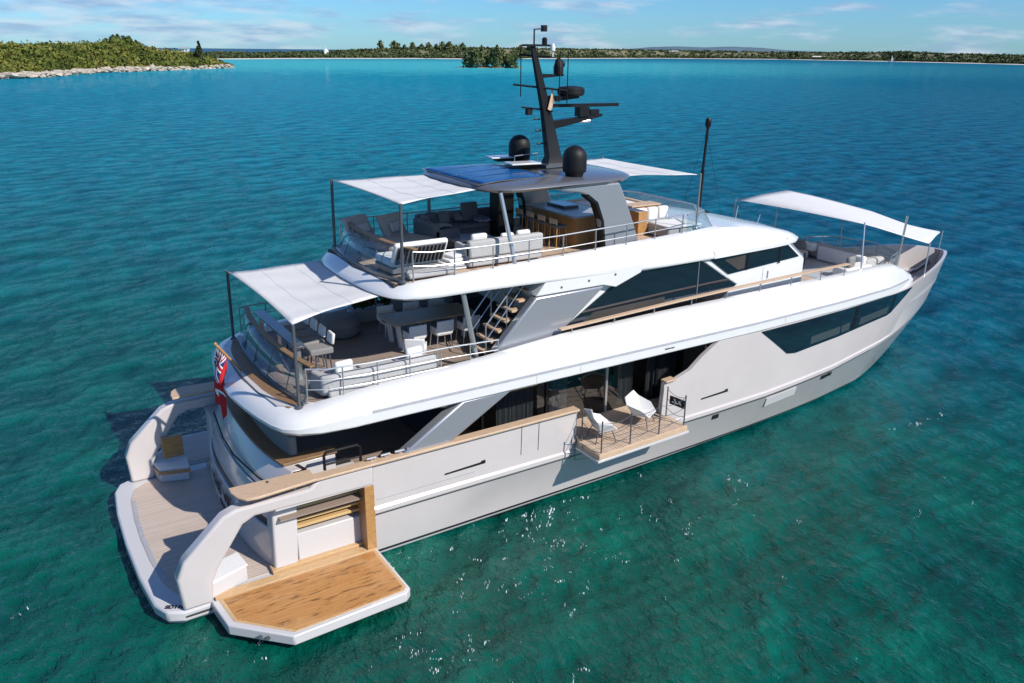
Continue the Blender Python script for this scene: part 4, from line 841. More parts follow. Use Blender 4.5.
# ---------------- sun deck
s2 = [(6.86, 0), (6.88, 0.8), (6.93, 1.6), (7.04, 2.2), (7.2, 2.6), (7.45, 2.88), (7.8, 3.04), (8.3, 3.10)]
p2 = s2+[(x, lerp([(8, 3.1), (12, 3.1), (16, 3.04), (19, 2.99), (22, 2.96)], x)) for x in (9.5, 11, 12, 13.5, 15, 16.5, 18, 19)]
pathU = [(x, -y) for x, y in p2][::-1]+[(x, y) for x, y in p2][1:]
def crest2(x): return lerp([(7.3, 7.30), (12, 7.45), (16, 7.56), (19, 7.66)], x)
def prof_sd(x, y):
    zc = crest2(x); s = max(0, min(1, (8.0-x)/0.7)); z0 = lerp([(7, 6.92), (10, 6.90), (12, 6.84), (16, 6.70), (19, 6.68)], x)
    side = [(0.5, z0), (0.03, z0), (0, z0+0.05), (0.02, z0+0.14), (0.10, z0+0.24), (0.22, zc-0.09), (0.38, zc-0.01), (0.48, zc), (0.52, 7.24), (0.55, 7.0)]
    st = [(0.6, 6.86), (0.08, 6.88), (0, 6.94), (0.03, 7.0), (0.10, 7.06), (0.22, 7.14), (0.36, 7.22), (0.50, 7.26), (0.56, 7.24), (0.6, 7.0)]
    return [(a[0]*(1-s)+b[0]*s, a[1]*(1-s)+b[1]*s) for a, b in zip(side, st)]
b = MB(); b.loft(band(pathU, prof_sd)); SDK = b.build('sun_deck_coaming', M['white'], Y, ang=50)
# roof ahead of the sun deck
b = MB(); rr = []
for x, w, zb, ze, zt_ in [(18.6, 2.995, 6.68, 6.85, 7.60), (19.0, 2.99, 6.68, 6.84, 7.66), (19.6, 2.985, 6.69, 6.84, 7.62), (20.5, 2.97, 6.70, 6.83, 7.52), (21.5, 2.95, 6.71, 6.82, 7.36), (22.2, 2.90, 6.72, 6.82, 7.22), (22.8, 2.80, 6.74, 6.82, 7.08), (23.25, 2.55, 6.76, 6.82, 6.96), (23.6, 2.1, 6.78, 6.81, 6.89), (23.8, 1.5, 6.79, 6.81, 6.84)]:
    rr.append([(x, -w+0.4, zb), (x, -w, zb), (x, -w-0.0, ze), (x, -w+0.10, ze+0.10*(zt_-ze)+0.02), (x, -w+0.24, ze+0.62*(zt_-ze)), (x, -w+0.42, ze+0.93*(zt_-ze)), (x, -w*0.6, zt_), (x, 0, zt_+0.05), (x, w*0.6, zt_), (x, w-0.42, ze+0.93*(zt_-ze)), (x, w-0.24, ze+0.62*(zt_-ze)), (x, w-0.10, ze+0.10*(zt_-ze)+0.02), (x, w, ze), (x, w, zb), (x, w-0.4, zb)])
b.loft(rr); RF = b.build('forward_roof', M['white'], Y, ang=45)
b = MB(); b.prism([(7.35, -2.4), (8.3, -2.62), (18.7, -2.55), (18.7, 2.55), (8.3, 2.62), (7.35, 2.4), (7.2, 0)], 'z', 6.90, 7.235); b.build('sun_deck_slab', M['interior'], Y, smooth=False)
b = MB(); b.prism([(7.42, -2.35), (8.3, -2.58), (18.65, -2.5), (18.65, 2.5), (8.3, 2.58), (7.42, 2.35), (7.25, 0)], 'z', 7.233, 7.25); b.build('sun_deck_teak', M['teak_lt'], Y, smooth=False)
# forward wind glass of the sun deck
g = MB(); g.add([(17.6, -2.62, 7.6), (18.9, -2.48, 7.62), (19.35, -1.5, 7.68), (19.35, 1.5, 7.68), (18.9, 2.48, 7.62), (17.6, 2.62, 7.6), (17.6, -2.6, 8.15), (18.5, -2.4, 8.2), (18.95, -1.45, 8.22), (18.95, 1.45, 8.22), (18.5, 2.4, 8.2), (17.6, 2.6, 8.15)], [(i, i+1, i+7, i+6) for i in range(5)])
g.build('forward_wind_glass', M['glass'], Y, solid=0.012, smooth=False)
g = MB(); g.tube([(17.6, -2.6, 8.16), (18.5, -2.4, 8.21), (18.95, -1.45, 8.23), (18.95, 1.45, 8.23), (18.5, 2.4, 8.21), (17.6, 2.6, 8.16)], 0.025, 8); g.tube([(18.5, -2.4, 8.2), (18.9, -2.48, 7.62)], 0.02, 6); g.build('wind_glass_rail', M['chrome'], Y)
# ---------------- hardtop
ho_ = [(10.25, 0), (10.27, 1.0), (10.36, 1.75), (10.62, 2.2), (11.1, 2.42), (12, 2.47), (14.5, 2.42), (15.2, 2.25), (15.75, 1.85), (16.05, 1.2), (16.15, 0)]
outl = [(x, -y) for x, y in ho_]+[(x, y) for x, y in ho_[-2:0:-1]]
def scaled(f, z): return [(13.2+(x-13.2)*f, y*f, z) for x, y in outl]
b = MB(); b.loft([scaled(0.80, 9.32), scaled(0.97, 9.35), scaled(1.0, 9.43), scaled(0.985, 9.49), scaled(0.93, 9.53), scaled(0.7, 9.59), scaled(0.35, 9.63)]); HT = b.build('hardtop', [M['roof_metal']], Y, ang=60)
def ht_z(x, y):
    f = max(0.35, min(1, max(abs(x-13.2)/2.95, abs(y)/2.45))); return lerp([(0.35, 9.63), (0.7, 9.59), (0.93, 9.53), (0.985, 9.49)], f)
def ht_sheet(name, poly, m, dz=0.015, n=10, parent=HT):
    # quad (4 corners) laid over the crowned roof
    A, B_, C_, D_ = [Vector((*p, 0)) for p in poly]; mb = MB(); rr = []
    for i in range(n+1):
        row = []
        for j in range(n+1):
            p = (A*(1-i/n)+B_*(i/n))*(1-j/n)+(D_*(1-i/n)+C_*(i/n))*(j/n); row.append((p.x, p.y, ht_z(p.x, p.y)+dz))
        rr.append(row)
    mb.loft(rr, closed=False, cap=False); return mb.build(name, M[m], parent, solid=0.01)
ht_sheet('dark_panel', [(10.36, -1.70), (12.85, -1.70), (12.85, 2.1), (10.45, 2.05)], 'dark_grey', 0.008)
for k in range(4):
    y0 = -1.60+0.90*k; ht_sheet('solar_panel', [(10.50, y0), (12.70, y0), (12.70, y0+0.83), (10.50, y0+0.83)], 'solar', 0.02)
ht_sheet('dark_panel', [(12.85, -0.5), (14.4, -0.5), (14.4, 1.0), (12.85, 1.0)], 'black', 0.012)
for (x, y) in ((12.95, 0.0), (13.25, 1.7)):
    b = MB(); b.obox((x, y, 9.80), (1.0, 0.62, 0.05), R(-8)); h_ = b.build('roof_hatch', M['white'], HT, 0.015)
    b = MB(); b.obox((x+0.1, y, 9.73), (0.7, 0.4, 0.12), R(-8)); b.build('hatch_base', M['black'], HT)
def dome(x, y, r, h):
    b = MB(); z = ht_z(x, y)-0.02; b.lathe((x, y, z), [(r*0.72, 0), (r*0.78, 0.10), (r*0.95, 0.13), (r, 0.22), (r, h-r*0.95)]+[(r*math.cos(a), h-r*0.95+r*math.sin(a)*0.95) for a in (0.25, 0.5, 0.75, 1.0, 1.25, 1.45, 1.56)], 28); b.build('satellite_dome', M['matblack'], HT, ang=60)
dome(13.66, -1.74, 0.36, 0.90); dome(13.80, 1.5, 0.36, 0.92)
b = MB()
for (p, r_) in (((12.6, 2.0), 0), ):
    b.tube([(13.0, 0.55, 9.72), (13.0, 0.55, 9.95), (14.1, 0.9, 9.95), (14.1, 0.9, 9.72)], 0.02, 6)
b.build('roof_rail', M['chrome'], HT)
# hardtop legs
for s in PORT_STBD:
    leg = [(12.45, 9.36), (12.9, 9.24), (13.45, 9.16), (13.75, 9.06), (13.98, 8.90), (14.15, 8.66), (14.30, 8.2), (14.40, 7.7), (14.48, 7.26), (15.92, 7.26), (15.62, 8.0), (15.2, 8.9), (14.95, 9.36)]
    b = MB(); b.prism(leg, 'y', s*2.05, s*2.33); lg = b.build('hardtop_leg', M['grey_metal'], Y, 0.05, seg=3)
    b = MB(); b.prism([(13.70, 9.03), (14.06, 8.78), (14.31, 8.2), (14.44, 7.27), (14.52, 7.27), (14.40, 8.22), (14.14, 8.83), (13.76, 9.10)], 'y', s*2.04, s*2.345); b.build('leg_edge', M['black'], lg)
    b = MB(); b.tube([(10.78, s*2.2, 9.36), (11.0, s*2.66, 7.36)], 0.06, 10); b.build('hardtop_pole', M['chrome'], Y)
    b = MB(); b.tube([(9.15, s*2.92, 6.90), (9.50, s*3.02, 5.0)], 0.075, 10); b.build('sun_deck_pole', M['chrome'], Y)
# ---------------- mast
b = MB(); b.loft([[(13.72, -0.22, 9.66), (14.55, -0.24, 9.66), (14.55, 0.24, 9.66), (13.72, 0.22, 9.66)], [(13.84, -0.14, 9.95), (14.34, -0.15, 9.95), (14.34, 0.15, 9.95), (13.84, 0.14, 9.95)], [(13.60, -0.09, 11.4), (13.92, -0.09, 11.4), (13.92, 0.09, 11.4), (13.60, 0.09, 11.4)], [(13.16, -0.05, 13.25), (13.33, -0.05, 13.25), (13.33, 0.05, 13.25), (13.16, 0.05, 13.25)]])
MA = b.build('mast', M['black'], Y, 0.03)
def mpart(name, fn, m='black'):
    b = MB(); fn(b); return b.build(name, M[m], MA, 0)
mpart('mast_foot', lambda b: b.prism([(13.5, -0.5), (14.9, -0.42), (14.9, 0.42), (13.5, 0.5)], 'z', 9.66, 9.75), 'dark_grey')
mpart('radar_arm', lambda b: b.prism([(13.85, 11.02), (15.95, 11.20), (15.95, 11.12), (14.0, 10.78)], 'y', -0.09, 0.09))
mpart('radar_pedestal', lambda b: (b.box(15.0, 15.38, -0.15, 0.15, 11.14, 11.42), b.box(15.48, 15.82, -0.08, 0.08, 11.18, 11.34)))
mpart('radar_scanner', lambda b: b.obox((15.2, 0.0, 11.48), (2.6, 0.14, 0.10), R(-8)))
mpart('horn', lambda b: (b.tube([(14.95, -0.05, 10.98), (15.45, -0.05, 11.0)], 0.03, 8, r1=0.06), b.tube([(15.2, -0.05, 11.0), (15.2, -0.05, 11.2)], 0.02, 6)), 'chrome')
mpart('radar_arm', lambda b: b.prism([(13.72, 11.80), (15.0, 11.77), (15.0, 11.70), (13.85, 11.60)], 'y', -0.08, 0.08))
mpart('radar_dome', lambda b: b.lathe((14.72, 0, 11.78), [(0.38, 0), (0.43, 0.06), (0.43, 0.20), (0.37, 0.26), (0.15, 0.29)], 22), 'matblack')
mpart('light_arm', lambda b: b.prism([(13.45, 12.44), (14.4, 12.42), (14.4, 12.37), (13.55, 12.31)], 'y', -0.06, 0.06))
mpart('searchlight', lambda b: (b.lathe((14.22, 0, 12.42), [(0.15, 0), (0.16, 0.2), (0.10, 0.42), (0.05, 0.47)], 14), b.ell((14.36, 0, 12.72), (0.09, 0.09, 0.11), 10, 6)), 'matblack')
mpart('spreader', lambda b: b.tube([(12.85, 0.45, 12.12), (13.55, 0, 12.04), (14.25, -0.45, 11.95)], 0.035, 6))
mpart('spreader', lambda b: b.tube([(13.1, 0.35, 11.45), (13.7, 0, 11.38), (13.9, -0.2, 11.33)], 0.03, 6))
mpart('floodlight', lambda b: b.box(13.25, 13.42, 0.2, 0.36, 11.22, 11.40), 'matblack')
mpart('top_plate', lambda b: b.box(12.95, 13.82, -0.12, 0.12, 13.22, 13.28))
mpart('wind_sensor', lambda b: (b.tube([(13.30, 0, 13.28), (13.30, 0, 13.70), (13.60, 0, 13.72)], 0.025, 6), b.box(13.58, 13.72, -0.07, 0.07, 13.64, 13.82)))
mpart('masthead_light', lambda b: b.lathe((13.68, 0, 13.28), [(0.08, 0), (0.08, 0.16), (0.04, 0.2)], 10))
mpart('spreader', lambda b: b.tube([(12.98, 0.3, 12.98), (13.35, 0, 12.95), (13.7, -0.3, 12.93)], 0.03, 6))
mpart('gps_dome', lambda b: (b.tube([(13.78, -0.3, 12.93), (13.78, -0.3, 13.1)], 0.02, 6), b.lathe((13.78, -0.3, 13.1), [(0.07, 0), (0.08, 0.1), (0.04, 0.2)], 10)), 'white')
for (x, y, z0, h) in ((14.02, -0.35, 12.0, 1.1), (14.25, -0.45, 11.98, 1.1), (13.1, 0.4, 12.15, 1.0)):
    mpart('whip_aerial', lambda b: b.tube([(x, y, z0-0.4), (x, y, z0+h)], 0.016, 5))
mpart('pennant', lambda b: b.prism([(13.9, 12.02), (13.98, 11.6), (13.86, 11.35), (13.74, 11.40), (13.84, 11.75)], 'y', -0.16, -0.14), 'teak_cap')
for z in (10.35, 10.75, 11.1):
    x = 13.78-(z-9.9)*0.18; mpart('mast_step', lambda b: b.tube([(x-0.15, 0.1, z), (x+0.05, 0.1, z)], 0.03, 6))
# roof whip antenna forward
b = MB(); b.tube([(21.15, 0.45, 7.42), (21.2, 0.45, 9.0)], 0.07, 8); b.tube([(21.2, 0.45, 9.0), (21.28, 0.45, 10.55)], 0.05, 8); b.lathe((21.28, 0.45, 10.50), [(0.06, 0), (0.11, 0.1), (0.11, 0.28), (0.07, 0.36)], 10); b.box(21.0, 21.55, 0.3, 0.6, 7.38, 7.46); wa = b.build('whip_antenna', M['black'], Y)
b = MB(); b.tube([(21.25, 0.45, 10.4), (22.1, 0.2, 7.3)], 0.008, 4); b.tube([(21.25, 0.45, 10.4), (20.6, 0.8, 7.5)], 0.008, 4); b.build('stay', M['black'], wa)
for x, y in ((22.0, -0.6), (22.9, -0.9)):
    b = MB(); b.tube([(x, y, 7.1), (x+0.1, y, 7.75 if x < 22.5 else 7.4)], 0.02, 6); b.build('roof_aerial', M['chrome'], Y)
# ---------------- stairs up to the sun deck
for k in range(7):
    x = 10.15+0.235*k; z = 4.86+0.27*k
    b = MB(); b.box(x-0.16, x+0.16, -2.62, -1.75, z, z+0.07); b.build('stair_tread', M['teak_cap'], Y, 0.012)
for y in (-2.62, -1.75):
    b = MB(); b.tube([(10.05, y, 5.7), (11.4, y, 7.25)], 0.022, 8); b.tube([(10.05, y, 4.66), (10.05, y, 5.7)], 0.022, 8); b.tube([(10.75, y, 5.4), (10.75, y, 6.5)], 0.018, 8)
    b.tube([(10.0, y, 5.2), (11.35, y, 6.75)], 0.014, 6)
    b.build('stair_rail', M['chrome'], Y)
b = MB(); b.box(9.98, 11.9, -2.25, -2.12, 4.66, 4.75); b.tube([(9.98, -2.18, 4.7), (11.9, -2.18, 6.9)], 0.06, 6); b.build('stair_spine', M['dark_grey'], Y)
# dark saloon front of the upper deck lounge
b = MB(); b.box(11.95, 12.05, -2.84, 2.84, 4.65, 6.9); b.build('lounge_doors', M['darkglass'], Y)
# ---------------- foredeck
b = MB(); b.box(23.35, 26.0, -2.7, 2.7, 4.64, 4.66); b.build('foredeck_teak', M['teak_lt'], Y)
def seat(name, parent, parts, m, bevel=0.06):
    b = MB()
    for p in parts: b.box(*p)
    return b.build(name, M[m], parent, bevel)
seat('foredeck_bench', Y, [(24.2, 27.8, 1.95, 2.60, 4.66, 5.02), (24.2, 28.3, 2.52, 2.86, 5.0, 5.58), (27.9, 28.5, 0.9, 2.6, 4.66, 5.02), (28.42, 28.75, 0.7, 2.8, 5.0, 5.34)], 'fab_white', 0.08)
seat('foredeck_sunpad', Y, [(28.85, 30.1, -1.7, 1.9, 4.66, 5.10)], 'fab_light', 0.12)
seat('sunpad_backrest', Y, [(28.6, 28.84, -1.7, 0.6, 4.66, 5.26)], 'fab_white', 0.08)
seat('foredeck_bench', Y, [(26.9, 28.55, -2.2, -1.5, 4.66, 5.05)], 'fab_white', 0.08)
for x, y, c, rz in ((24.7, 2.42, 'fab_mid', 0.1), (25.3, 2.40, 'fab_white', -0.1), (26.1, 2.42, 'fab_mid', 0.15), (27.0, 2.40, 'fab_light', 0.0), (28.30, 2.0, 'fab_white', 1.5), (28.30, 1.3, 'fab_mid', 1.6), (27.4, -1.95, 'fab_mid', 0.2)):
    b = MB(); b.obox((x, y, 5.25), (0.55, 0.20, 0.45), rz); b.build('bench_cushion', M[c], Y, 0.08)
for y in (-1.1, -0.2, 0.7, 1.5):
    b = MB(); b.box(29.0, 30.0, y-0.008, y+0.008, 5.098, 5.108); b.build('sunpad_piping', M['fab_mid'], Y)
b = MB(); b.box(28.9, 29.3, -2.0, 2.0, 4.7, 4.9); b.build('sunpad_base', M['hull_lt'], Y, 0.02)
well = [(29.75, -2.2, 5.25), (30.9, -1.75, 5.25), (31.5, 0, 5.25), (30.9, 1.75, 5.25), (29.75, 2.2, 5.25)]
g = MB(); g.loft([[(x, y, 4.64), (x, y, 5.22)] for x, y, z in well], closed=False, cap=False); g.build('bow_well_glass', M['glass'], Y, solid=0.012)
rail('bow_well_rail', well, 1.0, (0.3,), zfoot=lambda x: 4.4 if x > 30.5 else 4.6)
rail('foredeck_rail', [(24.5, 3.05, 5.95), (26.5, 3.05, 5.85), (28.6, 2.85, 5.75), (28.8, 2.8, 5.1)], 1.3, (0.3,), zfoot=lambda x: 5.1)
# bow deck with anchor gear
b = MB(); bd = [(30.0, -2.7), (32, -2.25), (34, -1.55), (35.5, -0.95), (36.6, -0.4), (36.6, 0.4), (35.5, 0.95), (34, 1.55), (32, 2.25), (30.0, 2.7)]
b.prism(bd, 'z', 3.305, 3.32); b.build('bow_deck', M['hull_lt'], Y, smooth=False)
b = MB(); b.box(30.36, 30.44, -2.4, 2.4, 3.32, 4.64); b.build('bow_well_front', M['white'], Y)
for s in PORT_STBD:
    b = MB(); b.lathe((33.3, s*0.55, 3.32), [(0.26, 0), (0.26, 0.1), (0.15, 0.14), (0.15, 0.36), (0.24, 0.4), (0.2, 0.5)], 14); b.build('windlass', M['chrome'], Y)
    b = MB(); b.box(31.2, 32.2, s*1.55, s*1.2, 3.32, 3.85); b.build('bow_locker', M['white'], Y, 0.05)
    b = MB(); b.tube([(32.0, s*2.28, 4.1), (32.5, s*2.12, 4.1)], 0.04, 6); b.build('bow_cleat', M['chrome'], Y)
b = MB(); b.tube([(34, 0, 3.4), (35.3, 0, 3.42), (36.3, 0, 3.7)], 0.09, 8); b.build('anchor_chain', M['dark_grey'], Y)
# ================================================================== THINGS ON BOARD
def awning(name, label, corners, sag, poles, edge=0.0, pole_m='dark_grey'):
    t = thing(name, label, 'awning', tuple(sum((Vector(c) for c in corners), Vector())/len(corners))); o = t.location.copy()
    A, B_, C_, D_ = [Vector(c)-o for c in corners]; mb = MB(); n = 16; rr = []
    for i in range(n+1):
        row = []
        for j in range(n+1):
            u, v = i/n, j/n; p = (A*(1-u)+B_*u)*(1-v)+(D_*(1-u)+C_*u)*v
            cen = (A+B_+C_+D_)/4; k = edge*(1-abs(2*u-1)**2)*abs(2*v-1)**3+edge*(1-abs(2*v-1)**2)*abs(2*u-1)**3
            p = p+(cen-p)*k; p.z -= sag*math.sin(math.pi*u)*math.sin(math.pi*v); p.z += 0.018*math.sin(u*23+v*6)*math.sin(math.pi*v)
            row.append(p)
        rr.append(row)
    mb.loft(rr, closed=False, cap=False); mb.build('canopy', M['canvas'], t, solid=0.012)
    for jj in (5, 11):
        sm = MB(); sm.tube([rr[k][jj]+Vector((0, 0, 0.004)) for k in range(n+1)], 0.012, 4); sm.build('seam', M['fab_white'], t)
    hm = MB(); hm.tube([rr[k][0] for k in range(n+1)], 0.016, 5); hm.build('hem', M['fab_light'], t)
    for (a, b_, r) in poles:
        tp_ = min((Vector(c) for c in corners), key=lambda v: (v-Vector(b_)).length); ls = MB(); ls.tube([tp_-o, Vector(b_)-o], 0.012, 5); ls.build('lashing', M['dark_grey'], t)
        c = MB(); c.tube([Vector(a)-o, Vector(b_)-o], r, 10); c.lathe(Vector(a)-o, [(r*2.2, 0), (r*2.2, 0.04), (r*1.2, 0.08)], 10); c.build('pole', M[pole_m], t)
    return t
awning('stern_awning', 'white awning on two dark poles shading the stern of the upper deck', [(4.42, -2.93, 6.78), (4.42, 2.93, 6.78), (7.05, 2.45, 6.92), (7.12, -2.10, 6.90)], 0.10, [((4.38, -3.05, 4.62), (4.40, -3.02, 6.80), 0.045), ((4.38, 3.05, 4.62), (4.40, 3.02, 6.80), 0.045)], 0.06)
awning('sun_deck_awning', 'white awning on dark poles stretched aft from the grey hardtop', [(7.66, -2.38, 9.33), (7.66, 2.38, 9.33), (10.55, 1.75, 9.40), (10.55, -1.55, 9.40)], 0.08, [((7.60, -2.46, 7.27), (7.62, -2.44, 9.36), 0.045), ((7.60, 2.46, 7.27), (7.62, 2.44, 9.36), 0.045)], 0.05)
awning('forward_awning', 'white awning stretched forward from the hardtop over the sun deck lounge', [(15.6, -1.75, 9.44), (15.6, 1.85, 9.44), (18.05, 2.45, 9.40), (18.05, -2.45, 9.40)], 0.06, [((18.12, -2.50, 7.64), (18.12, -2.52, 9.45), 0.03), ((18.12, 2.50, 7.64), (18.12, 2.52, 9.45), 0.03)], 0.05, 'chrome')
def poly_awning():
    t = thing('foredeck_awning', 'long white awning tapering forward over the foredeck to a pole at the bow tip', 'awning', (30, 0, 6.4)); o = Vector((30, 0, 6.4))
    # rows from aft to bow: (starboard point, port point)
    rows = [((26.9, -2.58, 6.95), (25.5, 2.6, 7.22)), ((27.8, -2.55, 6.72), (27.2, 2.75, 7.30)), ((28.8, -2.52, 6.44), (28.9, 2.78, 7.34)), ((30.2, -2.50, 6.04), (30.4, 2.7, 7.02)), ((31.9, -2.42, 5.58), (32.0, 2.4, 6.62)), ((33.6, -1.55, 5.40), (33.7, 1.75, 6.14)), ((35.3, -0.7, 5.25), (35.3, 0.85, 5.50)), ((36.7, -0.05, 5.12), (36.7, 0.05, 5.14))]
    mb = MB(); rr = []
    for a, b_ in rows:
        A, B_ = Vector(a)-o, Vector(b_)-o; rr.append([A+(B_-A)*j/12+Vector((0, 0, 0.04*math.sin(math.pi*j/12))) for j in range(13)])
    mb.loft(rr, closed=False, cap=False); mb.build('canopy', M['canvas'], t, solid=0.012)
    for a, b_, r in (((26.6, -3.02, 5.0), (27.0, -2.58, 7.0), 0.03), ((29.85, -2.40, 4.85), (29.9, -2.48, 6.95), 0.045), ((31.7, -2.55, 4.2), (31.9, -2.45, 5.66), 0.03), ((36.9, 0, 4.0), (37.0, 0, 5.16), 0.03), ((28.2, 2.7, 4.9), (28.3, 2.68, 7.02), 0.03), ((25.4, 2.7, 4.9), (25.5, 2.62, 7.25), 0.03), ((32.2, 2.1, 4.2), (32.0, 1.95, 6.1), 0.03)):
        c = MB(); c.tube([Vector(a)-o, Vector(b_)-o], r, 8); c.build('pole', M['chrome'], t)
poly_awning()
# ensign on a raked varnished staff
def ensign():
    t = thing('ensign_flag', 'red ensign with a union canton hanging from a raked wooden staff at the stern', 'flag', (3.75, 1.15, 4.5))
    o = Vector((3.75, 1.15, 4.5)); top = Vector((3.22, 0.15, 5.56)); bot = Vector((3.84, 0.20, 4.66))
    c = MB(); c.tube([bot-o, top-o], 0.035, 8); c.ell(top-o, (0.05, 0.05, 0.05), 8, 6); c.build('staff', M['wood'], t)
    cols = {'r': (0.48, 0.008, 0.015), 'b': (0.012, 0.02, 0.13), 'w': (0.78, 0.78, 0.78), 'g': (0.10, 0.22, 0.12)}; mats_ = [mat('flag_'+k, v, 0.85) for k, v in cols.items()]; key = list(cols)
    nu, nv = 84, 56; mb = MB(); d = (bot-top); hoist = 0.92
    for i in range(nu+1):
        for j in range(nv+1):
            u, v = i/nu, j/nv            # u along fly, v down the hoist
            base = top+d.normalized()*(0.05+hoist*0.85*v)
            # cloth falls straight down outside the coaming, gathered in folds
            k = min(1, u*2.2); k = k*k*(3-2*k)
            tgt = Vector((3.10, 0.42, base.z))
            p = base*(1-k*0.62)+tgt*(k*0.62)
            p.x = min(p.x, 3.27+0.2*(1-k))
            p = p+Vector((0.07*math.sin(v*10+u*2.2)*k, 0.16*math.sin(v*7.5+1.0-u*1.5)*k+(0.5-v)*0.30*k, -1.62*u**0.95))
            mb.v.append(tuple(p-o))
    def col(u, v):
        if u < 0.5 and v < 0.5:
            a, b_ = u/0.5*2-1, v/0.5*2-1     # canton -1..1
            if abs(a) < 0.11 or abs(b_) < 0.17: return 'r'
            if abs(a) < 0.2 or abs(b_) < 0.31: return 'w'
            dd = min(abs(a-b_), abs(a+b_))
            if dd < 0.09: return 'r'
            if dd < 0.26: return 'w'
            return 'b'
        r2 = ((u-0.72)/0.09)**2+((v-0.5)/0.16)**2
        if r2 < 1:
            if abs(u-0.72) < 0.04 and abs(v-0.5) < 0.08: return 'b' if v > 0.5 else 'g'
            return 'w'
        return 'r'
    for i in range(nu):
        for j in range(nv):
            a = i*(nv+1)+j; mb.f.append((a, a+1, a+nv+2, a+nv+1)); mb.m.append(key.index(col((i+.5)/nu, (j+.5)/nv)))
    mb.build('cloth', mats_, t, recalc=False, ang=180)
ensign()
# ---- terrace chairs and sign
def faceted_chair(loc, rz, label):
    t = thing('faceted_chair', label, 'chair', loc, rz)
    b = MB(); v = [(0.34, -0.30, 0.40), (0.34, 0.30, 0.40), (-0.20, 0.26, 0.34), (-0.20, -0.26, 0.34), (-0.48, -0.34, 0.92), (-0.48, 0.34, 0.92), (-0.40, -0.0, 1.02), (0.10, -0.42, 0.62), (0.10, 0.42, 0.62), (-0.36, 0.46, 0.74), (-0.36, -0.46, 0.74)]
    b.add(v, [(0, 1, 2, 3), (3, 2, 5, 6, 4), (0, 3, 7), (3, 10, 7), (3, 4, 10), (1, 8, 2), (2, 8, 9), (2, 9, 5)]); b.build('shell', M['fab_white'], t, solid=0.03, smooth=False)
    for sx, sy in ((1, 1), (1, -1), (-1, 1), (-1, -1)):
        c = MB(); c.tube([(sx*0.22-0.03, sy*0.22, 0.38), (sx*0.34-0.03, sy*0.32, 0)], 0.016, 6); c.build('leg', M['dark_grey'], t)
faceted_chair((13.25, -4.15, 1.985), R(-12), 'white faceted armchair on the side terrace, the one nearer the stern')
faceted_chair((15.0, -3.95, 1.985), R(-62), 'white faceted armchair on the side terrace beside the black sign')
def sign():
    t = thing('rail_sign', 'small black sign with a white mark hung on the terrace rope', 'sign', (16.08, -4.35, 2.62))
    b = MB(); b.box(-0.03, 0.03, -0.42, 0.42, -0.2, 0.2); b.build('board', M['black'], t, 0.01)
    for mxx in (-1, 1):
        b = MB(); x = 0.032*mxx
        for pts in ([(-0.26, -0.08), (-0.18, -0.08), (-0.08, 0.10), (-0.16, 0.10)], [(-0.10, -0.08), (0.12, -0.08), (0.12, -0.02), (-0.10, -0.02)], [(0.02, 0.0), (0.10, 0.0), (0.20, 0.12), (0.12, 0.12)], [(0.16, -0.08), (0.28, -0.08), (0.28, -0.03), (0.16, -0.03)]):
            b.prism(pts, 'x', x, x+0.004*mxx)
        b.build('mark', M['sign_white'], t)
    t.rotation_euler = (0, 0, R(8)); t.scale = (0.7, 0.7, 0.7)
sign()
# ---- upper deck furniture
def dining_table():
    t = thing('dining_table', 'long dark wood dining table on the shaded upper deck', 'table', (9.5, -0.05, 4.652))
    b = MB(); b.box(-1.38, 1.38, -0.58, 0.58, 0.76, 0.82); b.build('tabletop', M['table_wood'], t, 0.012)
    for sx in (-1, 1):
        for sy in (-1, 1):
            c = MB(); c.obox((sx*1.12, sy*0.34, 0.38), (0.10, 0.16, 0.76), 0, sx*0.12); c.build('leg', M['fab_white'], t)
dining_table()
def dining_chair(loc, rz, label, group, first=[None]):
    if first[0]: return dup(first[0], loc, rz, label)
    t = thing('dining_chair', label, 'chair', loc, rz, group)
    b = MB(); b.box(-0.25, 0.25, -0.26, 0.26, 0.42, 0.50); b.build('seat', M['fab_white'], t, 0.03)
    b = MB(); b.obox((-0.27, 0, 0.68), (0.06, 0.56, 0.44), 0, R(-8)); b.build('backrest', M['fab_white'], t, 0.025)
    for s in (-1, 1):
        c = MB(); c.obox((-0.08, s*0.29, 0.60), (0.36, 0.05, 0.20)); c.build('armrest', M['fab_white'], t, 0.02)
    for sx in (-1, 1):
        for sy in (-1, 1):
            c = MB(); c.tube([(sx*0.21, sy*0.22, 0.42), (sx*0.24, sy*0.26, 0)], 0.018, 6); c.build('leg', M['chrome'], t)
    first[0] = t
    return t
G_ = 'white chairs around the dining table'
for k, (x, l) in enumerate(((8.62, 'white dining chair on the rail side of the table, nearest the stern'), (9.52, 'white dining chair on the rail side of the table, the middle one'), (10.42, 'white dining chair on the rail side of the table, nearest the stairs'))):
    dining_chair((x, -0.88, 4.652), R(90), l, G_)
for k, (x, l) in enumerate(((8.62, 'white dining chair on the far side of the table, nearest the stern'), (9.52, 'white dining chair on the far side of the table, the middle one'), (10.42, 'white dining chair on the far side of the table, nearest the stairs'))):
    dining_chair((x, 0.85, 4.652), R(-90), l, G_)
dining_chair((8.15, -1.95, 4.652), R(60), 'white low chair standing alone between the dining table and the grey sofa', G_)
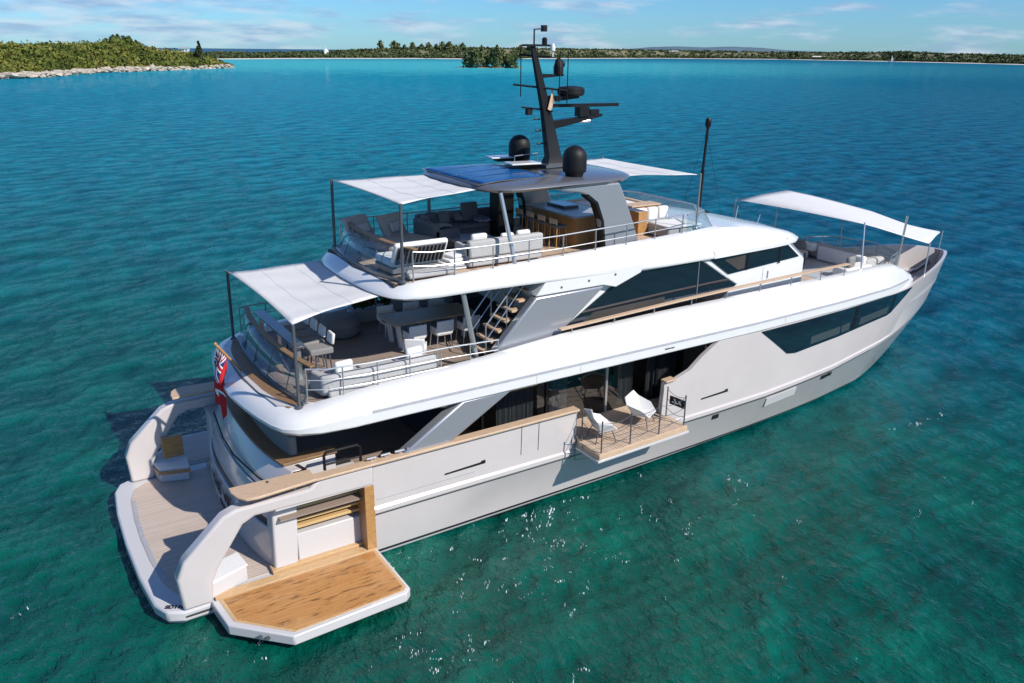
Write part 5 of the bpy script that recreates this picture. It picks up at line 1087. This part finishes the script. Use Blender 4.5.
def bar_stool(loc, rz, label, group, first=[None]):
    if first[0]: return dup(first[0], loc, rz, label)
    t = thing('bar_chair', label, 'stool', loc, rz, group)
    b = MB(); b.box(-0.42, 0.24, -0.27, 0.27, 0.62, 0.80); b.build('seat', M['fab_mid'], t, 0.04)
    b = MB(); b.obox((0.27, 0, 1.0), (0.09, 0.44, 0.32), 0, R(10)); b.build('backrest', M['fab_white'], t, 0.05)
    for sx in (-1, 1):
        for sy in (-1, 1):
            c = MB(); c.tube([(sx*0.18-0.05, sy*0.18, 0.62), (sx*0.24-0.05, sy*0.23, 0)], 0.022, 6); c.build('leg', M['dark_grey'], t)
    c = MB(); c.tube([(-0.27, -0.22, 0.25), (-0.27, 0.22, 0.25)], 0.015, 6); c.build('footrest', M['chrome'], t)
    first[0] = t; return t
for y, l in ((-1.15, 'grey and white bar chair facing the stern glass, nearest the grey rail sofa'), (-0.48, 'grey and white bar chair facing the stern glass, second from the rail sofa'), (0.19, 'grey and white bar chair facing the stern glass, third from the rail sofa'), (0.86, 'grey and white bar chair facing the stern glass, farthest from the rail sofa')):
    bar_stool((5.72, y, 4.652), 0, l, 'bar chairs along the stern glass')
def counter():
    t = thing('bar_counter', 'narrow dark bar counter behind the stern glass on the upper deck', 'counter', (5.05, 0.2, 4.652))
    b = MB(); b.box(-0.16, 0.16, -1.6, 2.2, 0.92, 0.97); b.build('top', M['dark_grey'], t, 0.01)
    for y in (-1.4, 0.3, 2.0):
        c = MB(); c.box(-0.05, 0.05, y-0.05, y+0.05, 0, 0.92); c.build('leg', M['chrome'], t)
counter()
def rail_sofa():
    t = thing('rail_sofa', 'long curved pale grey sofa against the starboard rail of the upper deck', 'sofa', (6.8, -2.7, 4.652))
    b = MB(); b.box(-1.65, 1.45, -0.42, 0.42, 0.06, 0.40); b.build('base', M['fab_light'], t, 0.06)
    for k in range(3):
        c = MB(); c.box(-1.6+k*1.03, -0.62+k*1.03, -0.25, 0.45, 0.40, 0.53); c.build('seat_cushion', M['fab_light'], t, 0.05)
    b = MB(); b.loft([[(1.45+0.0, -0.46, 0.30), (1.45, -0.46, 0.70), (1.45, -0.22, 0.70), (1.45, -0.22, 0.30)], [(-1.45, -0.46, 0.30), (-1.45, -0.46, 0.68), (-1.45, -0.20, 0.68), (-1.45, -0.20, 0.30)], [(-1.78, -0.30, 0.10), (-1.78, -0.30, 0.66), (-1.55, -0.12, 0.66), (-1.55, -0.12, 0.10)], [(-1.88, 0.42, 0.10), (-1.88, 0.42, 0.60), (-1.62, 0.42, 0.60), (-1.62, 0.42, 0.10)]]); b.build('backrest', M['fab_light'], t, 0.06)
    for x in (-1.1, 0.9):
        c = MB(); c.obox((x, -0.08, 0.70), (0.5, 0.16, 0.40), 0.1); c.build('cushion', M['fab_white'], t, 0.06)
rail_sofa()
def pouf(loc, r, h, label, m):
    t = thing('pouf', label, 'pouf', loc)
    b = MB(); b.lathe((0, 0, 0), [(r*0.85, 0), (r, 0.08), (r*1.02, h*0.55), (r*0.93, h*0.9), (r*0.6, h)], 26); b.build('body', M[m], t, ang=60)
    c = MB(); c.lathe((0, 0, 0), [(r*1.0, h*0.46), (r*1.035, h*0.5), (r*1.0, h*0.54)], 26); c.build('piping', M['fab_dark'], t)
pouf((7.35, 1.75, 4.652), 0.62, 0.62, 'big round dark grey pouf on the port side of the upper deck', 'fab_mid')
def planter(loc, label):
    t = thing('planter', label, 'planter', loc)
    b = MB(); b.box(-0.75, 0.75, -0.2, 0.2, 0, 0.42); b.build('box', M['fab_light'], t, 0.02)
    cc = [(random.uniform(-0.65, 0.65), random.uniform(-0.12, 0.12), 0.55+random.uniform(0, 0.15)) for _ in range(14)]
    quads('foliage', leaves(cc, [(0.14, 0.12, 0.16)]*14, 26, 0.045, rng), M['plant'], t)
    cc = [(random.uniform(-0.4, 0.5), random.uniform(-0.1, 0.1), 0.72+random.uniform(0, 0.1)) for _ in range(8)]
    quads('flowers', leaves(cc, [(0.12, 0.1, 0.08)]*8, 18, 0.04, rng), M['flower'], t)
M['plant'] = foliage_mat('plant_leaves', [(0.03, 0.06, 0.02), (0.06, 0.10, 0.03)], 3); M['flower'] = mat('flower_red', (0.42, 0.09, 0.03), 0.7)
planter((8.75, 2.62, 4.652), 'pale planter box with red flowers by the port rail of the upper deck')
def lounge_sofa(name, loc, rz, label, w, m, n, cush):
    t = thing(name, label, 'sofa', loc, rz)
    b = MB(); b.box(-0.45, 0.45, -w/2, w/2, 0.05, 0.30); b.build('base', M[m], t, 0.05)
    for k in range(n):
        c = MB(); y0 = -w/2+0.16+(w-0.32)*k/n; c.box(-0.25, 0.46, y0+0.01, y0+(w-0.32)/n-0.01, 0.30, 0.45); c.build('seat_cushion', M[m], t, 0.05)
    b = MB(); b.box(-0.48, -0.24, -w/2, w/2, 0.30, 0.80); b.build('backrest', M[m], t, 0.06)
    for s in (-1, 1):
        b = MB(); b.box(-0.45, 0.45, s*w/2-s*0.16, s*w/2, 0.30, 0.64); b.build('armrest', M[m], t, 0.05)
    for (y, cm, sz, tl) in cush:
        c = MB(); c.obox((-0.16, y, 0.45+sz*0.5), (0.16, sz, sz), 0, tl); c.build('cushion', M[cm], t, 0.06)
    return t
# ---- sun deck furniture
def lounger(loc, rz, label, first=[None]):
    if first[0]: return dup(first[0], loc, rz, label)
    t = thing('sun_lounger', label, 'sun lounger', loc, rz, 'grey sun loungers on the sun deck')
    b = MB(); b.box(-0.35, 1.15, -0.48, 0.48, 0.12, 0.24); b.build('base', M['fab_dark'], t, 0.03)
    b = MB(); b.box(-0.32, 1.15, -0.47, 0.47, 0.24, 0.42); b.build('mattress', M['fab_taupe'], t, 0.05)
    b = MB(); b.obox((-0.58, 0, 0.64), (0.16, 0.94, 0.86), 0, R(-32)); b.build('backrest', M['fab_taupe'], t, 0.05)
    c = MB(); c.obox((-0.42, 0, 0.66), (0.14, 0.5, 0.30), 0, R(-32)); c.build('head_cushion', M['fab_light'], t, 0.05)
    for sx in (0, 1):
        for sy in (-1, 1):
            c = MB(); c.box(-0.25+sx*1.25, -0.17+sx*1.25, sy*0.42-0.04, sy*0.42+0.04, 0, 0.12); c.build('foot', M['dark_grey'], t)
    first[0] = t; return t
lounger((8.42, 1.35, 7.25), R(-68), 'grey sun lounger with raised back next to the port glass corner')
lounger((9.42, 1.10, 7.25), R(-68), 'grey sun lounger with raised back beside the white daybed')
def daybed():
    t = thing('daybed', 'white daybed with wicker backed headrest at the starboard aft corner of the sun deck', 'daybed', (8.35, -1.15, 7.25))
    b = MB(); b.box(-0.70, 0.80, -0.55, 0.62, 0.06, 0.22); b.build('base', M['fab_dark'], t, 0.03)
    b = MB(); b.box(-0.70, 0.80, -0.50, 0.62, 0.22, 0.44); b.build('mattress', M['fab_white'], t, 0.06)
    M0 = Matrix.Translation((0.08, -0.72, 0.60)) @ Matrix.Rotation(R(28), 4, 'X')
    def slab(b, x0, x1, y0, y1, z0, z1):
        v = [M0 @ Vector((x, y, z)) for x in (x0, x1) for y in (y0, y1) for z in (z0, z1)]
        b.add(v, [(0, 1, 3, 2), (4, 6, 7, 5), (0, 4, 5, 1), (2, 3, 7, 6), (0, 2, 6, 4), (1, 5, 7, 3)])
    b = MB(); slab(b, -0.80, 0.80, 0.0, 0.16, -0.30, 0.36); b.build('headrest', M['fab_white'], t, 0.06)
    c = MB(); slab(c, -0.72, 0.72, -0.03, 0.0, -0.28, 0.30); w = c.build('wicker_back', M['fab_dark'], t)
    for k in range(12):
        c = MB(); slab(c, -0.70+0.12*k, -0.65+0.12*k, -0.055, -0.03, -0.27, 0.27); c.build('wicker_rib', M['matblack'], w)
    c = MB(); c.box(-0.55, 0.85, -1.30, -0.85, 0.06, 0.22); c.build('foot_pad', M['fab_light'], t, 0.05)
daybed()
def cushions_pile():
    t = thing('folded_towels', 'pile of cream folded towels on the sun deck floor by the rail', 'towels', (9.55, -1.7, 7.25))
    for k in range(4):
        b = MB(); b.obox((0.06*k-0.1, 0.04*k, 0.06+0.10*k), (0.8-0.08*k, 0.5, 0.10), 0.1*k); b.build('towel', M['fab_white'], t, 0.04)
cushions_pile()
lounge_sofa('sofa', (11.5, 1.98, 7.25), R(-90), 'charcoal sofa with scatter cushions along the port rail of the sun deck', 2.3, 'fab_dark', 2, [(-0.7, 'fab_dark', 0.42, -0.3), (-0.25, 'fab_mid', 0.42, -0.3), (0.75, 'fab_dark', 0.62, -0.25), (0.30, 'fab_mid', 0.30, -1.1)])
lounge_sofa('sofa', (10.5, 1.15, 7.25), R(0), 'charcoal end sofa facing forward next to the port sofa', 1.5, 'fab_dark', 1, [(0.4, 'fab_dark', 0.45, -0.3)])
def blanket():
    t = thing('blanket', 'crumpled light grey blanket lying on the charcoal sofa', 'blanket', (10.9, 1.60, 7.70)); mb = MB(); rr = []
    for i in range(13):
        rr.append([(-0.3+0.05*i, -0.22+0.037*j, 0.06+0.07*mnoise.noise(Vector((i*0.6, j*0.6, 2)))+0.05*math.sin(math.pi*i/12)*math.sin(math.pi*j/12)) for j in range(13)])
    mb.loft(rr, closed=False, cap=False); o = mb.build('cloth', M['fab_light'], t, ang=80, solid=0.02)
blanket()
def low_table(name, loc, w, d, h, label, m):
    t = thing(name, label, 'table', loc)
    b = MB(); b.box(-w/2, w/2, -d/2, d/2, h-0.05, h); b.build('tabletop', M[m], t, 0.012)
    for sx in (-1, 1):
        for sy in (-1, 1):
            c = MB(); c.box(sx*(w/2-0.06)-0.03, sx*(w/2-0.06)+0.03, sy*(d/2-0.06)-0.03, sy*(d/2-0.06)+0.03, 0, h-0.05); c.build('leg', M['dark_grey'], t)
low_table('coffee_table', (11.2, 0.35, 7.25), 1.4, 0.85, 0.36, 'low grey coffee table between the charcoal and pale sofas', 'stone')
def side_table(loc, label):
    t = thing('side_table', label, 'table', loc)
    b = MB(); b.lathe((0, 0, 0), [(0.30, 0.52), (0.31, 0.54), (0.30, 0.56)], 24); b.build('tabletop', M['stone'], t)
    b = MB(); b.tube([(0, 0, 0.02), (0, 0, 0.52)], 0.03, 8); b.lathe((0, 0, 0), [(0.2, 0), (0.2, 0.02)], 18); b.build('stem', M['dark_grey'], t)
side_table((12.55, 1.75, 7.25), 'small round side table at the end of the charcoal sofa')
lounge_sofa('sofa', (11.1, -1.62, 7.25), R(90), 'pale grey sofa with its back to the starboard rail of the sun deck', 2.5, 'fab_light', 2, [(0.8, 'fab_white', 0.5, -0.3), (-0.15, 'fab_white', 0.42, -0.3), (-0.7, 'fab_white', 0.45, -0.3)])
lounge_sofa('sofa', (12.95, 2.0, 7.25), R(-90), 'dark sofa in the shade beside the bar on the port side', 1.3, 'fab_dark', 1, [])
def bar():
    t = thing('bar', 'wooden bar with a grey stone top under the hardtop', 'bar', (14.55, -0.2, 7.25))
    b = MB(); b.box(-0.52, 0.78, -1.25, 1.3, 0.0, 0.96); b.build('cabinet', M['cabinet'], t, 0.01)
    b = MB(); b.box(-0.66, 0.84, -1.35, 1.4, 0.962, 1.02); b.build('counter', M['stone'], t, 0.01)
    b = MB(); b.box(-0.1, 0.5, 0.0, 1.0, 1.021, 1.10); b.build('grill', M['dark_grey'], t, 0.02)
bar()
def back_cabinet():
    t = thing('cabinet', 'tall dark cabinet standing under the hardtop on the port side', 'cabinet', (13.0, 1.35, 7.25))
    b = MB(); b.box(-0.3, 0.35, -0.25, 0.25, 0, 2.05); b.build('body', M['matblack'], t, 0.02)
    for k in range(3):
        c = MB(); c.box(-0.25, 0.30, -0.27, -0.255, 0.4+0.5*k, 0.78+0.5*k); c.build('door', M['interior_wood'], t)
back_cabinet()
def high_stool(loc, rz, label, first=[None]):
    if first[0]: return dup(first[0], loc, rz, label)
    t = thing('bar_stool', label, 'stool', loc, rz, 'wooden bar stools at the sun deck bar')
    b = MB(); b.box(-0.2, 0.2, -0.2, 0.2, 0.66, 0.74); b.build('seat', M['fab_dark'], t, 0.03)
    b = MB(); b.box(-0.22, -0.17, -0.2, 0.2, 0.78, 0.95); b.build('backrest', M['teak_cap'], t, 0.02)
    for sx in (-1, 1):
        for sy in (-1, 1):
            c = MB(); c.tube([(sx*0.17, sy*0.17, 0.66 if sx > 0 else 0.9), (sx*0.2, sy*0.2, 0)], 0.02, 6); c.build('leg', M['wood'], t)
    c = MB(); c.tube([(0.19, -0.19, 0.25), (0.19, 0.19, 0.25)], 0.014, 6); c.build('footrest', M['chrome'], t)
    first[0] = t; return t
for y, l in ((-1.05, 'wooden bar stool at the aft side of the bar, nearest the starboard rail'), (-0.40, 'wooden bar stool at the aft side of the bar, second from the starboard rail'), (0.25, 'wooden bar stool at the aft side of the bar, third from the starboard rail'), (0.90, 'wooden bar stool at the aft side of the bar, farthest from the starboard rail')):
    high_stool((13.62, y, 7.25), 0, l)
high_stool((14.75, -1.88, 7.25), R(90), 'dark bar stool at the starboard end of the bar beside the grey leg')
def lounge_console():
    t = thing('lounge_console', 'wooden console with white sofa backs at the forward end of the sun deck', 'console', (17.9, 0, 7.25))
    b = MB(); b.box(-0.95, -0.55, -1.0, 0.35, 0.0, 0.80); b.build('end_cabinet', M['wood'], t, 0.01)
    b = MB(); b.box(-0.98, 0.75, -0.12, 0.42, 0.0, 0.78); b.build('console', M['cabinet'], t, 0.01)
    b = MB(); b.box(-1.0, 0.80, -0.16, 0.45, 0.782, 0.83); b.build('top', M['teak_cap'], t, 0.01)
    b = MB(); b.box(-0.5, 0.95, -2.0, -0.3, 0.02, 0.36); b.build('sunpad', M['fab_light'], t, 0.06)
    for k in range(3):
        c = MB(); c.obox((-0.28+0.48*k, -0.34, 0.55), (0.44, 0.22, 0.46), 0); c.build('back_cushion', M['fab_white'], t, 0.06)
    c = MB(); c.box(-0.5, 0.95, -2.05, -0.95, 0.36, 0.44); c.build('mattress', M['fab_white'], t, 0.04)
lounge_console()
def hot_tub():
    t = thing('hot_tub', 'white hot tub with a teak rim behind the forward console', 'hot tub', (17.6, 1.35, 7.25))
    b = MB(); b.box(-1.3, 1.1, -0.75, 0.95, 0, 0.70); b.build('tub', M['white'], t, 0.05)
    b = MB()
    for a in ((-1.34, 1.14, -0.80, -0.62), (-1.34, 1.14, 0.82, 1.0), (-1.34, -1.16, -0.62, 0.82), (0.96, 1.14, -0.62, 0.82)): b.box(a[0], a[1], a[2], a[3], 0.70, 0.76)
    b.build('rim', M['teak_cap'], t, 0.01)
    b = MB(); b.box(-1.16, 0.96, -0.62, 0.82, 0.68, 0.705); b.build('cover', M['fab_white'], t)
hot_tub()
low_table('foredeck_table', (26.6, 0.75, 4.66), 1.7, 1.1, 0.60, 'varnished wood table on the foredeck in front of the wheelhouse', 'table_wood')
